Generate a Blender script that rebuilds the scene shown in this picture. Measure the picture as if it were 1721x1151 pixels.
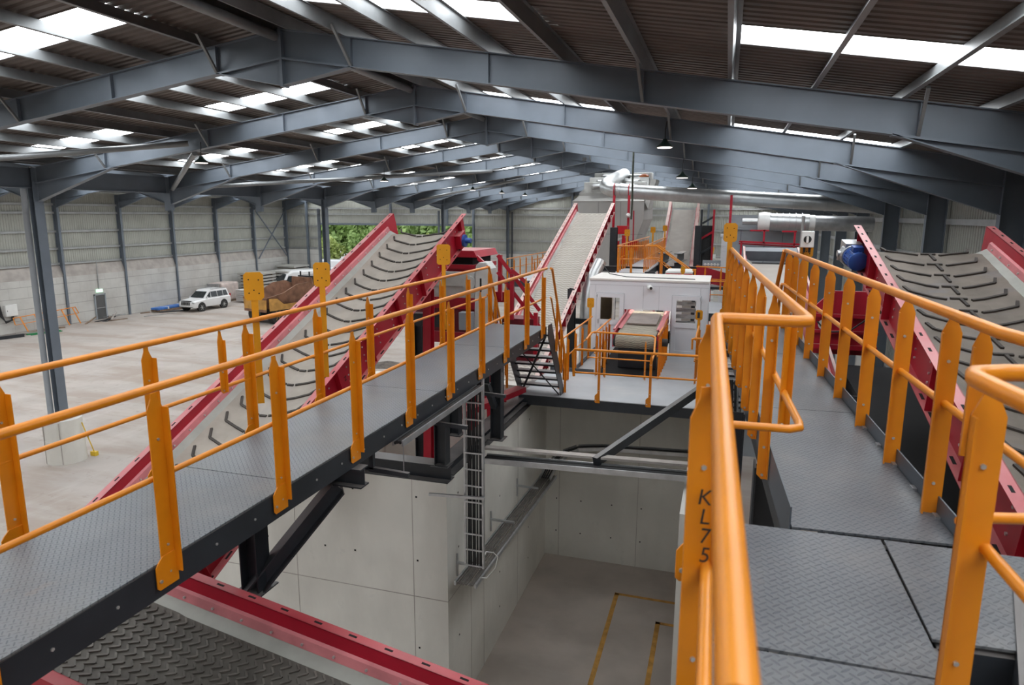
import bpy, math, random
from mathutils import Vector, Matrix
R = math.radians
rnd = random.Random(7)
for o in list(bpy.data.objects):
    bpy.data.objects.remove(o)
S = bpy.context.scene
C = S.collection

# ------------------------------------------------------------------ camera, sky, exposure
CAM_H = 8.9
cd = bpy.data.cameras.new('camera'); cam = bpy.data.objects.new('camera', cd); C.objects.link(cam)
cd.sensor_width = 36; cd.lens = 1147.0 / 1721.0 * 36.0; cd.clip_end = 500; cd.clip_start = 0.05
yaw, pit, roll = R(17.2), R(10.6), R(0.25)
fw = Vector((-math.sin(yaw) * math.cos(pit), math.cos(yaw) * math.cos(pit), -math.sin(pit)))
r0 = Vector((math.cos(yaw), math.sin(yaw), 0)); u0 = r0.cross(fw)
rt = r0 * math.cos(roll) + u0 * math.sin(roll); up = rt.cross(fw)
cam.matrix_world = Matrix(((rt.x, up.x, -fw.x, 0), (rt.y, up.y, -fw.y, 0), (rt.z, up.z, -fw.z, CAM_H), (0, 0, 0, 1)))
cd.dof.use_dof = True; cd.dof.focus_distance = 11.0; cd.dof.aperture_fstop = 3.2
S.camera = cam
S.view_settings.view_transform = 'Standard'; S.view_settings.look = 'None'
S.view_settings.gamma = 1; S.view_settings.use_curve_mapping = False
S.view_settings.exposure = 0.0
S.cycles.use_denoising = True
S.cycles.max_bounces = 8; S.cycles.diffuse_bounces = 5; S.cycles.glossy_bounces = 3; S.cycles.transmission_bounces = 4
S.cycles.caustics_reflective = False; S.cycles.caustics_refractive = False
S.cycles.sample_clamp_indirect = 6.0
SKY = 1.25         # overcast sky outside
ROOFLIGHT = 9.0   # daylight coming through one translucent roof sheet
w = bpy.data.worlds.new('overcast_sky'); S.world = w; w.use_nodes = True
wn = w.node_tree.nodes; wl = w.node_tree.links
bg = wn['Background']; bg.inputs[1].default_value = SKY
tc = wn.new('ShaderNodeTexCoord'); sx = wn.new('ShaderNodeSeparateXYZ'); cr = wn.new('ShaderNodeValToRGB')
wl.new(tc.outputs['Generated'], sx.inputs[0]); wl.new(sx.outputs[2], cr.inputs[0]); wl.new(cr.outputs[0], bg.inputs[0])
cr.color_ramp.elements[0].color = (0.95, 0.97, 1, 1); cr.color_ramp.elements[1].color = (0.80, 0.88, 1, 1)
sd = bpy.data.lights.new('sun', 'SUN'); sd.energy = 0.6; sd.angle = R(40); sun = bpy.data.objects.new('sun', sd); C.objects.link(sun)
sun.location = (0, 120, 60); sun.rotation_euler = (R(35), R(-20), 0)

# ------------------------------------------------------------------ materials
def nn(nt, t, **k):
    n = nt.nodes.new(t)
    for a, b in k.items(): setattr(n, a, b)
    return n
def mth(nt, op, a, b=None, c=None):
    n = nn(nt, 'ShaderNodeMath', operation=op)
    for i, v in enumerate((a, b, c)):
        if v is None: continue
        if isinstance(v, (int, float)): n.inputs[i].default_value = v
        else: nt.links.new(v, n.inputs[i])
    return n.outputs[0]
def mixc(nt, fac, a, b, bt='MIX'):
    n = nn(nt, 'ShaderNodeMix', data_type='RGBA', blend_type=bt)
    for i, v in ((0, fac), (6, a), (7, b)):
        if isinstance(v, (int, float)): n.inputs[i].default_value = v
        elif isinstance(v, tuple): n.inputs[i].default_value = (*v, 1)[:4]
        else: nt.links.new(v, n.inputs[i])
    return n.outputs[2]
def rampf(nt, v, lo, hi):
    n = nn(nt, 'ShaderNodeMapRange', interpolation_type='SMOOTHSTEP')
    n.inputs[1].default_value = lo; n.inputs[2].default_value = hi
    nt.links.new(v, n.inputs[0]); return n.outputs[0]
def noise(nt, scale, detail=4, rough=.55, vec=None):
    n = nn(nt, 'ShaderNodeTexNoise'); n.inputs['Scale'].default_value = scale
    n.inputs['Detail'].default_value = detail; n.inputs['Roughness'].default_value = rough
    if vec is None: vec = nn(nt, 'ShaderNodeTexCoord').outputs['Object']
    nt.links.new(vec, n.inputs['Vector']); return n.outputs[0]
def scaled(nt, sx_, sy_, sz_):
    n = nn(nt, 'ShaderNodeMapping'); n.inputs['Scale'].default_value = (sx_, sy_, sz_)
    nt.links.new(nn(nt, 'ShaderNodeTexCoord').outputs['Object'], n.inputs['Vector']); return n.outputs[0]
MATS = {}
def mat(name, col, rough=.5, metal=0.0, var=.08, vs=2.0, bump=0.0, bs=30.0, dust=0.0, dustcol=(.52, .43, .38), spec=.5, extra=None):
    if name in MATS: return MATS[name]
    m = bpy.data.materials.new(name); m.use_nodes = True; nt = m.node_tree
    b = nt.nodes['Principled BSDF']
    b.inputs['Roughness'].default_value = rough; b.inputs['Metallic'].default_value = metal
    b.inputs['Specular IOR Level'].default_value = spec
    n1 = noise(nt, vs)
    c = mixc(nt, rampf(nt, n1, .3, .7), tuple(x * (1 - var) for x in col), tuple(min(1, x * (1 + var)) for x in col))
    if dust:
        g = nn(nt, 'ShaderNodeNewGeometry'); sp = nn(nt, 'ShaderNodeSeparateXYZ'); nt.links.new(g.outputs['True Normal'], sp.inputs[0])
        f = mth(nt, 'MULTIPLY', rampf(nt, sp.outputs[2], .55, .9), dust)
        f = mth(nt, 'MULTIPLY', f, rampf(nt, noise(nt, 1.1, 5), .15, .55))
        c = mixc(nt, f, c, dustcol)
    if extra: c = extra(nt, b, c)
    nt.links.new(c, b.inputs['Base Color'])
    if bump:
        bn = nn(nt, 'ShaderNodeBump'); bn.inputs['Strength'].default_value = bump; bn.inputs['Distance'].default_value = .01
        nt.links.new(noise(nt, bs), bn.inputs['Height']); nt.links.new(bn.outputs[0], b.inputs['Normal'])
    MATS[name] = m; return m
def emit(name, col, strength):
    m = bpy.data.materials.new(name); m.use_nodes = True; nt = m.node_tree
    b = nt.nodes['Principled BSDF']; b.inputs['Base Color'].default_value = (*col, 1)
    b.inputs['Emission Color'].default_value = (*col, 1); b.inputs['Emission Strength'].default_value = strength
    MATS[name] = m; return m

def streaks(lo, hi, amt, col, sc):
    def f(nt, b, c):
        v = noise(nt, 1.0, 5, .6, scaled(nt, *sc))
        return mixc(nt, mth(nt, 'MULTIPLY', rampf(nt, v, lo, hi), amt), c, col)
    return f
def plate_pattern(nt, b, c):
    # raised tread lozenges in two alternating directions plus worn patches
    tcx = nn(nt, 'ShaderNodeTexCoord').outputs['Object']; sp = nn(nt, 'ShaderNodeSeparateXYZ'); nt.links.new(tcx, sp.inputs[0])
    outs = []
    P = .052
    for off, sg in ((0.0, 1), (.5, -1)):
        u = mth(nt, 'SUBTRACT', mth(nt, 'FRACT', mth(nt, 'ADD', mth(nt, 'MULTIPLY', sp.outputs[0], 1 / P), off)), .5)
        v = mth(nt, 'SUBTRACT', mth(nt, 'FRACT', mth(nt, 'ADD', mth(nt, 'MULTIPLY', sp.outputs[1], 1 / P), off)), .5)
        a = mth(nt, 'ADD', u, mth(nt, 'MULTIPLY', v, sg)); d = mth(nt, 'SUBTRACT', u, mth(nt, 'MULTIPLY', v, sg))
        e = mth(nt, 'ADD', mth(nt, 'POWER', mth(nt, 'MULTIPLY', mth(nt, 'ABSOLUTE', a), 1.55), 2), mth(nt, 'POWER', mth(nt, 'MULTIPLY', mth(nt, 'ABSOLUTE', d), 6.5), 2))
        outs.append(mth(nt, 'SUBTRACT', 1, rampf(nt, e, .55, 1.0)))
    h = mth(nt, 'MAXIMUM', outs[0], outs[1])
    bn = nn(nt, 'ShaderNodeBump'); bn.inputs['Strength'].default_value = .7; bn.inputs['Distance'].default_value = .004
    nt.links.new(h, bn.inputs['Height']); nt.links.new(bn.outputs[0], b.inputs['Normal'])
    c = mixc(nt, mth(nt, 'MULTIPLY', h, .75), c, (.045, .054, .068))
    wv = rampf(nt, noise(nt, 1.3, 6, .65), .42, .72)
    c = mixc(nt, mth(nt, 'MULTIPLY', wv, .55), c, (.185, .178, .168))
    r = rampf(nt, noise(nt, 2.1, 5, .6, scaled(nt, 1, .6, 1)), .66, .80)
    return mixc(nt, mth(nt, 'MULTIPLY', r, .35), c, (.36, .22, .11))
def tie_holes(nt, b, c):
    # cast concrete: pour mottling, faint shutter streaks
    v = noise(nt, 1.0, 6, .6, scaled(nt, .9, .9, .35)); c = mixc(nt, mth(nt, 'MULTIPLY', rampf(nt, v, .38, .68), .45), c, (.54, .52, .47))
    v2 = noise(nt, 3.2, 6, .7); return mixc(nt, mth(nt, 'MULTIPLY', rampf(nt, v2, .60, .74), .35), c, (.50, .50, .47))
def chevron_mat(pitch, amp, zig, dark):
    def f(nt, b, c):
        sp = nn(nt, 'ShaderNodeSeparateXYZ'); nt.links.new(nn(nt, 'ShaderNodeTexCoord').outputs['Object'], sp.inputs[0])
        tri = mth(nt, 'ABSOLUTE', mth(nt, 'SUBTRACT', mth(nt, 'FRACT', mth(nt, 'MULTIPLY', sp.outputs[0], 1 / zig)), .5))
        y = mth(nt, 'FRACT', mth(nt, 'ADD', mth(nt, 'MULTIPLY', mth(nt, 'ADD', sp.outputs[1], mth(nt, 'MULTIPLY', sp.outputs[2], 2.5)), 1 / pitch), mth(nt, 'MULTIPLY', tri, amp)))
        h = mth(nt, 'MULTIPLY', rampf(nt, y, .12, .3), mth(nt, 'SUBTRACT', 1, rampf(nt, y, .55, .75)))
        bn = nn(nt, 'ShaderNodeBump'); bn.inputs['Strength'].default_value = .8; bn.inputs['Distance'].default_value = .012
        nt.links.new(h, bn.inputs['Height']); nt.links.new(bn.outputs[0], b.inputs['Normal'])
        return mixc(nt, mth(nt, 'MULTIPLY', mth(nt, 'SUBTRACT', 1, h), .6), c, dark)
    return f
def block_panels(nt, b, c):
    # precast panel joints: long courses 0.93 m high
    sp = nn(nt, 'ShaderNodeSeparateXYZ'); nt.links.new(nn(nt, 'ShaderNodeTexCoord').outputs['Object'], sp.inputs[0])
    z = mth(nt, 'FRACT', mth(nt, 'MULTIPLY', sp.outputs[2], 1 / .83)); j = mth(nt, 'LESS_THAN', z, .045)
    hor = mth(nt, 'ADD', sp.outputs[0], sp.outputs[1]); row = mth(nt, 'FLOOR', mth(nt, 'MULTIPLY', sp.outputs[2], 1 / .83))
    y = mth(nt, 'FRACT', mth(nt, 'ADD', mth(nt, 'MULTIPLY', hor, 1 / 1.48), mth(nt, 'MULTIPLY', row, .37))); k = mth(nt, 'LESS_THAN', y, .016)
    c = mixc(nt, mth(nt, 'MULTIPLY', rampf(nt, noise(nt, .6, 5), .4, .7), .5), c, (.41, .385, .36))
    return mixc(nt, mth(nt, 'MAXIMUM', mth(nt, 'MULTIPLY', j, .55), mth(nt, 'MULTIPLY', k, .28)), c, (.15, .14, .13))
def floor_dirt(nt, b, c):
    v = noise(nt, 1.0, 7, .6, scaled(nt, .12, .45, 1)); c = mixc(nt, mth(nt, 'MULTIPLY', rampf(nt, v, .44, .62), .7), c, (.33, .262, .215))
    v2 = noise(nt, 1.0, 6, .65, scaled(nt, .9, .16, 1)); c = mixc(nt, mth(nt, 'MULTIPLY', rampf(nt, v2, .52, .72), .4), c, (.52, .49, .455))
    v3 = noise(nt, 2.4, 8, .7); return mixc(nt, mth(nt, 'MULTIPLY', rampf(nt, v3, .56, .68), .5), c, (.27, .215, .18))
def leaf_var(nt, b, c):
    v = noise(nt, 2.2, 8, .75); return mixc(nt, rampf(nt, v, .35, .68), c, tuple(x for x in (.22, .36, .10)))

DECK = mat('tread_plate_paint', (.112, .121, .133), .45, .1, .16, .8, extra=plate_pattern)
DECKL = mat('paler_tread_plate', (.15, .16, .172), .4, .1, .18, .7, extra=plate_pattern)  # same worn pattern as the other decks, on a paler base
SMOOTHDECK = mat('grey_deck_paint', (.40, .42, .44), .5, 0, .06, 1.4, extra=streaks(.5, .75, .35, (.52, .5, .47), (.6, 1.2, 1)))
ORANGE = mat('orange_rail_paint', (.69, .222, .006), .36, 0, .08, 3, dust=.15, dustcol=(.74, .40, .12))
YELLOW = mat('amber_bracket_paint', (.66, .28, .004), .4, 0, .05, 3)
RED = mat('crimson_frame_paint', (.38, .008, .024), .38, 0, .10, 2, dust=.48, dustcol=(.56, .30, .29))
REDD = mat('thick_dusted_crimson', (.38, .010, .028), .5, 0, .10, 2, dust=.97, dustcol=(.62, .47, .43))
REDN = mat('wiped_crimson', (.40, .008, .026), .34, 0, .10, 2, dust=.22, dustcol=(.56, .33, .31))
REDCLEAN = mat('bright_red_paint', (.50, .012, .020), .35, 0, .05, 2)
PINK = mat('dusty_red_skirt', (.52, .17, .18), .6, 0, .18, 2.5)
DARK = mat('anthracite_steel', (.028, .032, .038), .42, .1, .15, 3, dust=.55, dustcol=(.26, .235, .22))
TOE = mat('grey_toe_plate', (.085, .098, .115), .45, .1, .12, 2)
FRAME = mat('blue_grey_frame_paint', (.155, .182, .218), .45, .1, .06, 1.2, dust=.3, dustcol=(.25, .24, .23))
PURL = mat('galvanised_purlin', (.21, .22, .225), .42, .25, .12, 2)
GALV = mat('galvanised_steel', (.50, .51, .52), .34, .75, .12, 5)
DUCTM = mat('bright_duct_sheet', (.50, .51, .51), .38, .75, .08, 3)
ROOF = mat('brown_grey_liner_sheet', (.135, .112, .098), .6, 0, .15, 1.5)
GIRT = mat('catchlight_girt', (.46, .47, .47), .45, .3, .08, 2)  # paler than the purlins; catch-light on the girts put into the colour
DCABLE = mat('dusty_cable', (.15, .135, .12), .8, 0, .2, 8)
SHADOWP = mat('painted_shade_black', (.007, .007, .008), .9, 0, .1, 2)  # near-black that puts shade into the colour of added infill
CLAD = mat('pale_wall_cladding', (.385, .39, .35), .55, 0, .06, 1)
PANEL = mat('precast_panel', (.56, .55, .52), .85, 0, .05, .9, bump=.15, extra=block_panels)
CONC = mat('cast_concrete', (.71, .69, .635), .8, 0, .05, .8, bump=.12, bs=14, extra=tie_holes)
DUSTCONC = mat('dusty_ledge', (.40, .365, .335), .9, 0, .14, 1.4)
FLOORM = mat('dusty_slab', (.43, .385, .35), .85, 0, .07, .5, bump=.12, bs=9, extra=floor_dirt)
BAYFLOOR = mat('bay_slab', (.43, .375, .33), .7, 0, .12, .7, bump=.1, bs=8, extra=streaks(.5, .72, .4, (.48, .44, .40), (.5, 1.6, 1)))
LINE = mat('worn_amber_line', (.52, .27, .06), .8, 0, .25, 4)
RUBBER = mat('grey_skirt_rubber', (.30, .30, .27), .7, 0, .12, 2)
BELT = mat('dusty_belt', (.30, .268, .23), .8, 0, .16, 1.6, bump=.1, bs=60, extra=streaks(.52, .72, .4, (.25, .245, .25), (2.5, .8, 1)))
BELTR = mat('scuffed_belt', (.155, .132, .108), .75, 0, .2, 2.2, bump=.1, bs=60, extra=streaks(.54, .70, .5, (.15, .15, .165), (1.2, 3.2, 1)))
CLEAT = mat('black_cleat', (.045, .038, .032), .75, 0, .3, 6)
BELTN = mat('dark_belt', (.085, .077, .066), .7, 0, .25, 2.2)
CLEATN = mat('belt_rib', (.105, .095, .082), .65, 0, .3, 5)
BELTC = mat('fine_ribbed_belt', (.46, .43, .38), .8, 0, .06, 1.5, extra=chevron_mat(.15, .8, .22, (.20, .18, .15)))
BELTF = mat('flat_grey_belt', (.37, .34, .305), .75, 0, .08, 1.3, extra=streaks(.5, .7, .5, (.33, .31, .28), (.6, 2.0, 1)))
WHITE = mat('white_panel', (.74, .74, .77), .45, 0, .02, 1)
ROOFW = mat('dusty_white_roof', (.70, .66, .62), .7, 0, .04, 1.5)
PLAST = mat('white_plastic', (.78, .78, .76), .35, 0, .02, 3)
CARW = mat('white_car_paint', (.80, .80, .80), .22, 0, .01, 1)
BLACK = mat('black_rubber', (.018, .018, .018), .6, 0, .2, 6)
GLASS = mat('dark_window_glass', (.025, .03, .032), .08, 0, .1, 1)
CABLE = mat('black_cable', (.014, .014, .015), .5, 0, .1, 8)
GREYB = mat('grey_enclosure_paint', (.33, .36, .39), .5, .1, .05, 1)
SILVER = mat('brushed_housing', (.60, .60, .58), .45, .25, .08, 4)
BLUE = mat('blue_motor_paint', (.025, .085, .33), .35, .1, .1, 4)
BLUET = mat('blue_wrap', (.06, .19, .55), .5, 0, .2, 3)
BODYT = mat('rusty_skip_steel', (.23, .115, .07), .7, .1, .3, 1.6)
DUMPY = mat('faded_amber_paint', (.50, .26, .06), .6, 0, .25, 1.8)
WOOD = mat('old_timber', (.24, .17, .12), .85, 0, .3, 3)
GREEN = mat('green_strap', (.02, .24, .08), .6, 0, .15, 4)
LEAF = mat('leaf_green', (.36, .48, .17), .8, 0, .3, 1.0, extra=leaf_var)
LEAFY = mat('yellow_green_leaf', (.50, .58, .20), .8, 0, .25, 1.2)
GRASS = mat('verge_grass', (.20, .30, .08), .9, 0, .3, .4)
YARD = mat('pale_yard', (.52, .49, .45), .9, 0, .1, .2)
TEXTM = mat('black_ink', (.015, .012, .01), .6, 0, 0, 1)
TEXTW = mat('white_lettering', (.85, .85, .85), .5, 0, 0, 1)
TAIL = mat('red_lamp_lens', (.45, .02, .02), .25, 0, .05, 4)
HOLE = mat('open_slot', (.006, .005, .005), .9, 0, 0, 1)
BOLT = mat('zinc_bolt', (.62, .60, .58), .35, .7, .1, 9)
CARDB = mat('cardboard', (.42, .17, .07), .85, 0, .12, 3)
WRAP = mat('dusty_pink_wrap', (.60, .50, .46), .5, 0, .12, 2.5)
BEIGE = mat('tan_curtain', (.50, .40, .27), .7, 0, .1, 3)
SKYL = emit('translucent_roof_sheet', (.93, .97, 1.0), ROOFLIGHT)
LAMPE = emit('lit_lamp_lens', (1, .86, .80), 3.0)
EXITE = emit('lit_exit_sign', (.55, .9, .65), 1.3)

# ------------------------------------------------------------------ mesh helpers
class MB:
    def __init__(s): s.v = []; s.f = []; s.m = []; s.i = 0
    def use(s, i): s.i = i; return s
    def add(s, vs, fs):
        n = len(s.v); s.v += [tuple(p) for p in vs]
        s.f += [tuple(n + k for k in f) for f in fs]; s.m += [s.i] * len(fs); return s
    def box(s, x0, x1, y0, y1, z0, z1):
        return s.add([(x, y, z) for z in (z0, z1) for y in (y0, y1) for x in (x0, x1)],
                     [(0, 2, 3, 1), (4, 5, 7, 6), (0, 1, 5, 4), (2, 6, 7, 3), (0, 4, 6, 2), (1, 3, 7, 5)])
    def frame(s, p0, p1, up=(0, 0, 1)):
        p0 = Vector(p0); p1 = Vector(p1); d = (p1 - p0).normalized(); u = Vector(up)
        if abs(d.dot(u)) > .999: u = Vector((0, 1, 0)) if abs(d.y) < .9 else Vector((1, 0, 0))
        r = d.cross(u).normalized(); u = r.cross(d); return p0, p1, d, r, u
    def sweep(s, p0, p1, prof, up=(0, 0, 1), caps=True):
        p0, p1, d, r, u = s.frame(p0, p1, up); n = len(prof)
        vs = [p0 + r * a + u * b for a, b in prof] + [p1 + r * a + u * b for a, b in prof]
        fs = [(i, (i + 1) % n, n + (i + 1) % n, n + i) for i in range(n)]
        if caps: fs += [tuple(range(n - 1, -1, -1)), tuple(range(n, 2 * n))]
        return s.add(vs, fs)
    def bar(s, p0, p1, w, h, up=(0, 0, 1)):
        w /= 2; h /= 2; return s.sweep(p0, p1, [(-w, -h), (w, -h), (w, h), (-w, h)], up)
    def ibeam(s, p0, p1, h, b, tf=.016, tw=.01, up=(0, 0, 1)):
        h /= 2; b /= 2; t = tw / 2
        return s.sweep(p0, p1, [(-b, -h), (b, -h), (b, -h + tf), (t, -h + tf), (t, h - tf), (b, h - tf), (b, h), (-b, h), (-b, h - tf), (-t, h - tf), (-t, -h + tf), (-b, -h + tf)], up)
    def chan(s, p0, p1, h, b, t=.01, up=(0, 0, 1), flip=1):
        h /= 2; k = flip
        pr = [(0, -h), (k * b, -h), (k * b, -h + t), (k * t, -h + t), (k * t, h - t), (k * b, h - t), (k * b, h), (0, h)]
        return s.sweep(p0, p1, pr if k > 0 else pr[::-1], up)
    def prism(s, pts, vec):
        n = len(pts); vec = Vector(vec); a = [Vector(p) for p in pts]
        return s.add(a + [p + vec for p in a], [tuple(range(n - 1, -1, -1)), tuple(range(n, 2 * n))] + [(i, (i + 1) % n, n + (i + 1) % n, n + i) for i in range(n)])
    def tube(s, pts, r, seg=10, caps=True):
        pts = [Vector(p) for p in pts]; n = len(pts); rings = []
        rr = r if isinstance(r, (list, tuple)) else [r] * n
        d0 = (pts[1] - pts[0]).normalized(); u = Vector((0, 0, 1)) if abs(d0.z) < .9 else Vector((1, 0, 0))
        for i in range(n):
            a = (pts[i] - pts[i - 1]).normalized() if i else d0
            b = (pts[i + 1] - pts[i]).normalized() if i < n - 1 else a
            t = (a + b); t = t.normalized() if t.length > 1e-6 else a
            u = (u - t * u.dot(t)).normalized(); v = t.cross(u)
            k = 1 / max(.5, math.sqrt(max(.05, (1 + a.dot(b)) / 2)))
            nb = (b - a); nb = nb - t * nb.dot(t)
            ring = []
            for q in range(seg):
                an = 2 * math.pi * q / seg; o = u * math.cos(an) + v * math.sin(an)
                if nb.length > 1e-5:
                    w_ = nb.normalized(); o = o + w_ * o.dot(w_) * (k - 1)
                ring.append(pts[i] + o * rr[i])
            rings.append(ring)
        vs = [p for g in rings for p in g]
        fs = [(i * seg + q, i * seg + (q + 1) % seg, (i + 1) * seg + (q + 1) % seg, (i + 1) * seg + q) for i in range(n - 1) for q in range(seg)]
        if caps: fs += [tuple(range(seg - 1, -1, -1)), tuple((n - 1) * seg + q for q in range(seg))]
        return s.add(vs, fs)
    def cyl(s, p0, p1, r, seg=16): return s.tube([p0, p1], r, seg)
    def lathe(s, c, prof, seg=16, axis='z'):
        vs = []
        for rr, h in prof:
            for q in range(seg):
                a = 2 * math.pi * q / seg; x, y = rr * math.cos(a), rr * math.sin(a)
                p = (x, y, h) if axis == 'z' else ((h, x, y) if axis == 'x' else (x, h, y))
                vs.append((c[0] + p[0], c[1] + p[1], c[2] + p[2]))
        n = len(prof); fs = [(i * seg + q, i * seg + (q + 1) % seg, (i + 1) * seg + (q + 1) % seg, (i + 1) * seg + q) for i in range(n - 1) for q in range(seg)]
        fs += [tuple(range(seg - 1, -1, -1)), tuple((n - 1) * seg + q for q in range(seg))]
        return s.add(vs, fs)
    def loft(s, secs, close=True):
        n = len(secs[0]); vs = [p for g in secs for p in g]
        fs = [(i * n + q, i * n + (q + 1) % n, (i + 1) * n + (q + 1) % n, (i + 1) * n + q) for i in range(len(secs) - 1) for q in range(n)]
        if close: fs += [tuple(range(n - 1, -1, -1)), tuple((len(secs) - 1) * n + q for q in range(n))]
        return s.add(vs, fs)
    def build(s, name, mats, parent=None, smooth=False, bevel=0):
        me = bpy.data.meshes.new(name); me.from_pydata(s.v, [], s.f)
        for m in (mats if isinstance(mats, (list, tuple)) else [mats]): me.materials.append(m)
        me.polygons.foreach_set('material_index', s.m)
        me.validate(); me.update()
        import bmesh
        bm = bmesh.new(); bm.from_mesh(me); bmesh.ops.recalc_face_normals(bm, faces=bm.faces); bm.to_mesh(me); bm.free()
        if smooth:
            me.polygons.foreach_set('use_smooth', [True] * len(me.polygons)); me.set_sharp_from_angle(angle=R(38))
        o = bpy.data.objects.new(name, me); C.objects.link(o)
        if parent: o.parent = parent
        if bevel:
            b = o.modifiers.new('bevel', 'BEVEL'); b.width = bevel; b.segments = 2; b.limit_method = 'ANGLE'; b.angle_limit = R(40)
        return o
def thing(name, label, cat, loc=(0, 0, 0), rot=(0, 0, 0), group=None):
    o = bpy.data.objects.new(name, None); C.objects.link(o); o.empty_display_size = .2
    o.location = loc; o.rotation_euler = rot
    o['label'] = label; o['category'] = cat
    if group: o['group'] = group
    return o
def tag(o, label, cat, group=None, kind=None):
    o['label'] = label; o['category'] = cat
    if group: o['group'] = group
    if kind: o['kind'] = kind
    return o
def struct(o, label, cat):
    o['kind'] = 'structure'; o['label'] = label; o['category'] = cat; return o
def text(body, size, loc, rot, m, parent, name='lettering', depth=.002):
    cu = bpy.data.curves.new(name, 'FONT'); cu.body = body; cu.size = size; cu.extrude = depth; cu.align_x = 'CENTER'; cu.align_y = 'CENTER'
    tmp = bpy.data.objects.new(name, cu); C.objects.link(tmp); bpy.context.view_layer.update()
    me = bpy.data.meshes.new_from_object(tmp.evaluated_get(bpy.context.evaluated_depsgraph_get()))
    bpy.data.objects.remove(tmp); me.materials.clear(); me.materials.append(m)
    o = bpy.data.objects.new(name, me); C.objects.link(o); o.location = loc; o.rotation_euler = rot
    if parent: o.parent = parent
    return o
ORD = ['first', 'second', 'third', 'fourth', 'fifth', 'sixth', 'seventh', 'eighth', 'ninth', 'tenth', 'eleventh', 'twelfth', 'thirteenth', 'fourteenth', 'fifteenth', 'sixteenth', 'seventeenth', 'eighteenth']
# ------------------------------------------------------------------ the hall: floor, walls, roof
XW, XV, XR, XE = -50.5, -22.6, -8.35, 6.3       # left wall, valley, ridge, right wall
XR2 = -36.5                                     # ridge of the left span
SLL, SLR, ZRT = .138, .161, 12.36               # roof slopes; top of rafter at the ridge
YG = 71.6                                       # far gable
FY = [-31.0, -25.0, -19.0, -13.0, -7.0, -.9, 5.2] + [12 + 5.93 * n for n in range(11)]
def ztop(x):
    if x >= XR: return ZRT - SLR * (x - XR)
    if x >= XV: return ZRT - SLL * (XR - x)
    if x >= XR2: return ZRT - SLL * (x - XR2)
    return ZRT - SLL * (XR2 - x)
BX0, BX1, BYF, BYB = -4.15, -.42, 9.8, 16.45    # the concrete bay under the platform
m = MB()
for x0, x1, y0, y1 in ((-52, BX0, -36.5, YG), (BX0, 8, BYB, YG), (BX1, 8, -36.5, BYB)): m.box(x0, x1, y0, y1, -.3, 0)
struct(m.build('floor', FLOORM), 'dusty pale concrete slab of the hall', 'floor')
struct(MB().box(BX0, BX1, -36.5, BYB, -.3, 0).build('floor_bay', BAYFLOOR), 'darker grey-brown slab inside the concrete bay', 'floor')
struct(MB().box(-120, 60, YG, 190, -.35, -.04).build('floor_outside', YARD), 'pale yard beyond the open gable door', 'ground')
# roof sheets with the rooflight strips left open
STRIPS = [(y + a, y + a + 1.0) for y in FY[2:-1] for a in (1.38, 4.38)]
SLOPES = [  # (x ridge, x eave, [rooflight x-ranges])
    (XR, XE + .4, [(-6.93, -2.79), (-.05, 3.75)]),
    (XR, XV, [(-14.05, -10.22), (-20.6, -17.0)]),
    (XR2, XV, [(-34.5, -30.6), (-28.5, -25.0)]),
    (XR2, XW - .3, [(-42.5, -38.6), (-48.0, -44.2)])]
SHT = .24
prof = []; y = -36.0
while y < YG:
    prof += [(y, 0), (y + .10, 0), (y + .13, .035), (y + .17, .035)]; y += .2
prof = sorted(set([p for p in prof if p[0] <= YG] + [(s, 0) for st in STRIPS for s in st]))
m = MB()
for xr, xe, wins in SLOPES:
    ed = sorted([xr, xe] + [v for ww in wins for v in ww])
    for i in range(len(prof) - 1):
        (ya, ha), (yb, hb) = prof[i], prof[i + 1]; ym = (ya + yb) / 2
        if yb - ya < 1e-6: continue
        instrip = any(a < ym < b for a, b in STRIPS)
        segs = [(min(xr, xe), max(xr, xe))] if not instrip else [(ed[k], ed[k + 1]) for k in range(len(ed) - 1) if not any(a <= (ed[k] + ed[k + 1]) / 2 <= b for a, b in wins)]
        for x0, x1 in segs:
            e = 1e-5
            za = ztop(x0 + (e if x0 in (XR, XR2, XV) else 0)); zb = ztop(x1 - (e if x1 in (XR, XR2, XV) else 0))
            m.add([(x0, ya, za + SHT + ha), (x1, ya, zb + SHT + ha), (x1, yb, zb + SHT + hb), (x0, yb, za + SHT + hb)], [(0, 1, 2, 3)])
struct(m.build('ceiling', ROOF), 'brown-grey ribbed roof sheeting', 'roof')
k = 0
for (xr, xe, wins) in SLOPES:
    for ya, yb in STRIPS:
        for x0, x1 in wins:
            k += 1
            mm = MB().add([(x0, ya, ztop(x0) + SHT + .01), (x1, ya, ztop(x1) + SHT + .01), (x1, yb, ztop(x1) + SHT + .01), (x0, yb, ztop(x0) + SHT + .01)], [(0, 3, 2, 1)])
            mm.add([(x0, ya, ztop(x0) + SHT + .04), (x1, ya, ztop(x1) + SHT + .04), (x1, yb, ztop(x1) + SHT + .04), (x0, yb, ztop(x0) + SHT + .04)], [(0, 1, 2, 3)])
            struct(mm.build('window_%d' % k, SKYL), 'bright translucent rooflight strip in the roof', 'rooflight')
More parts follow.
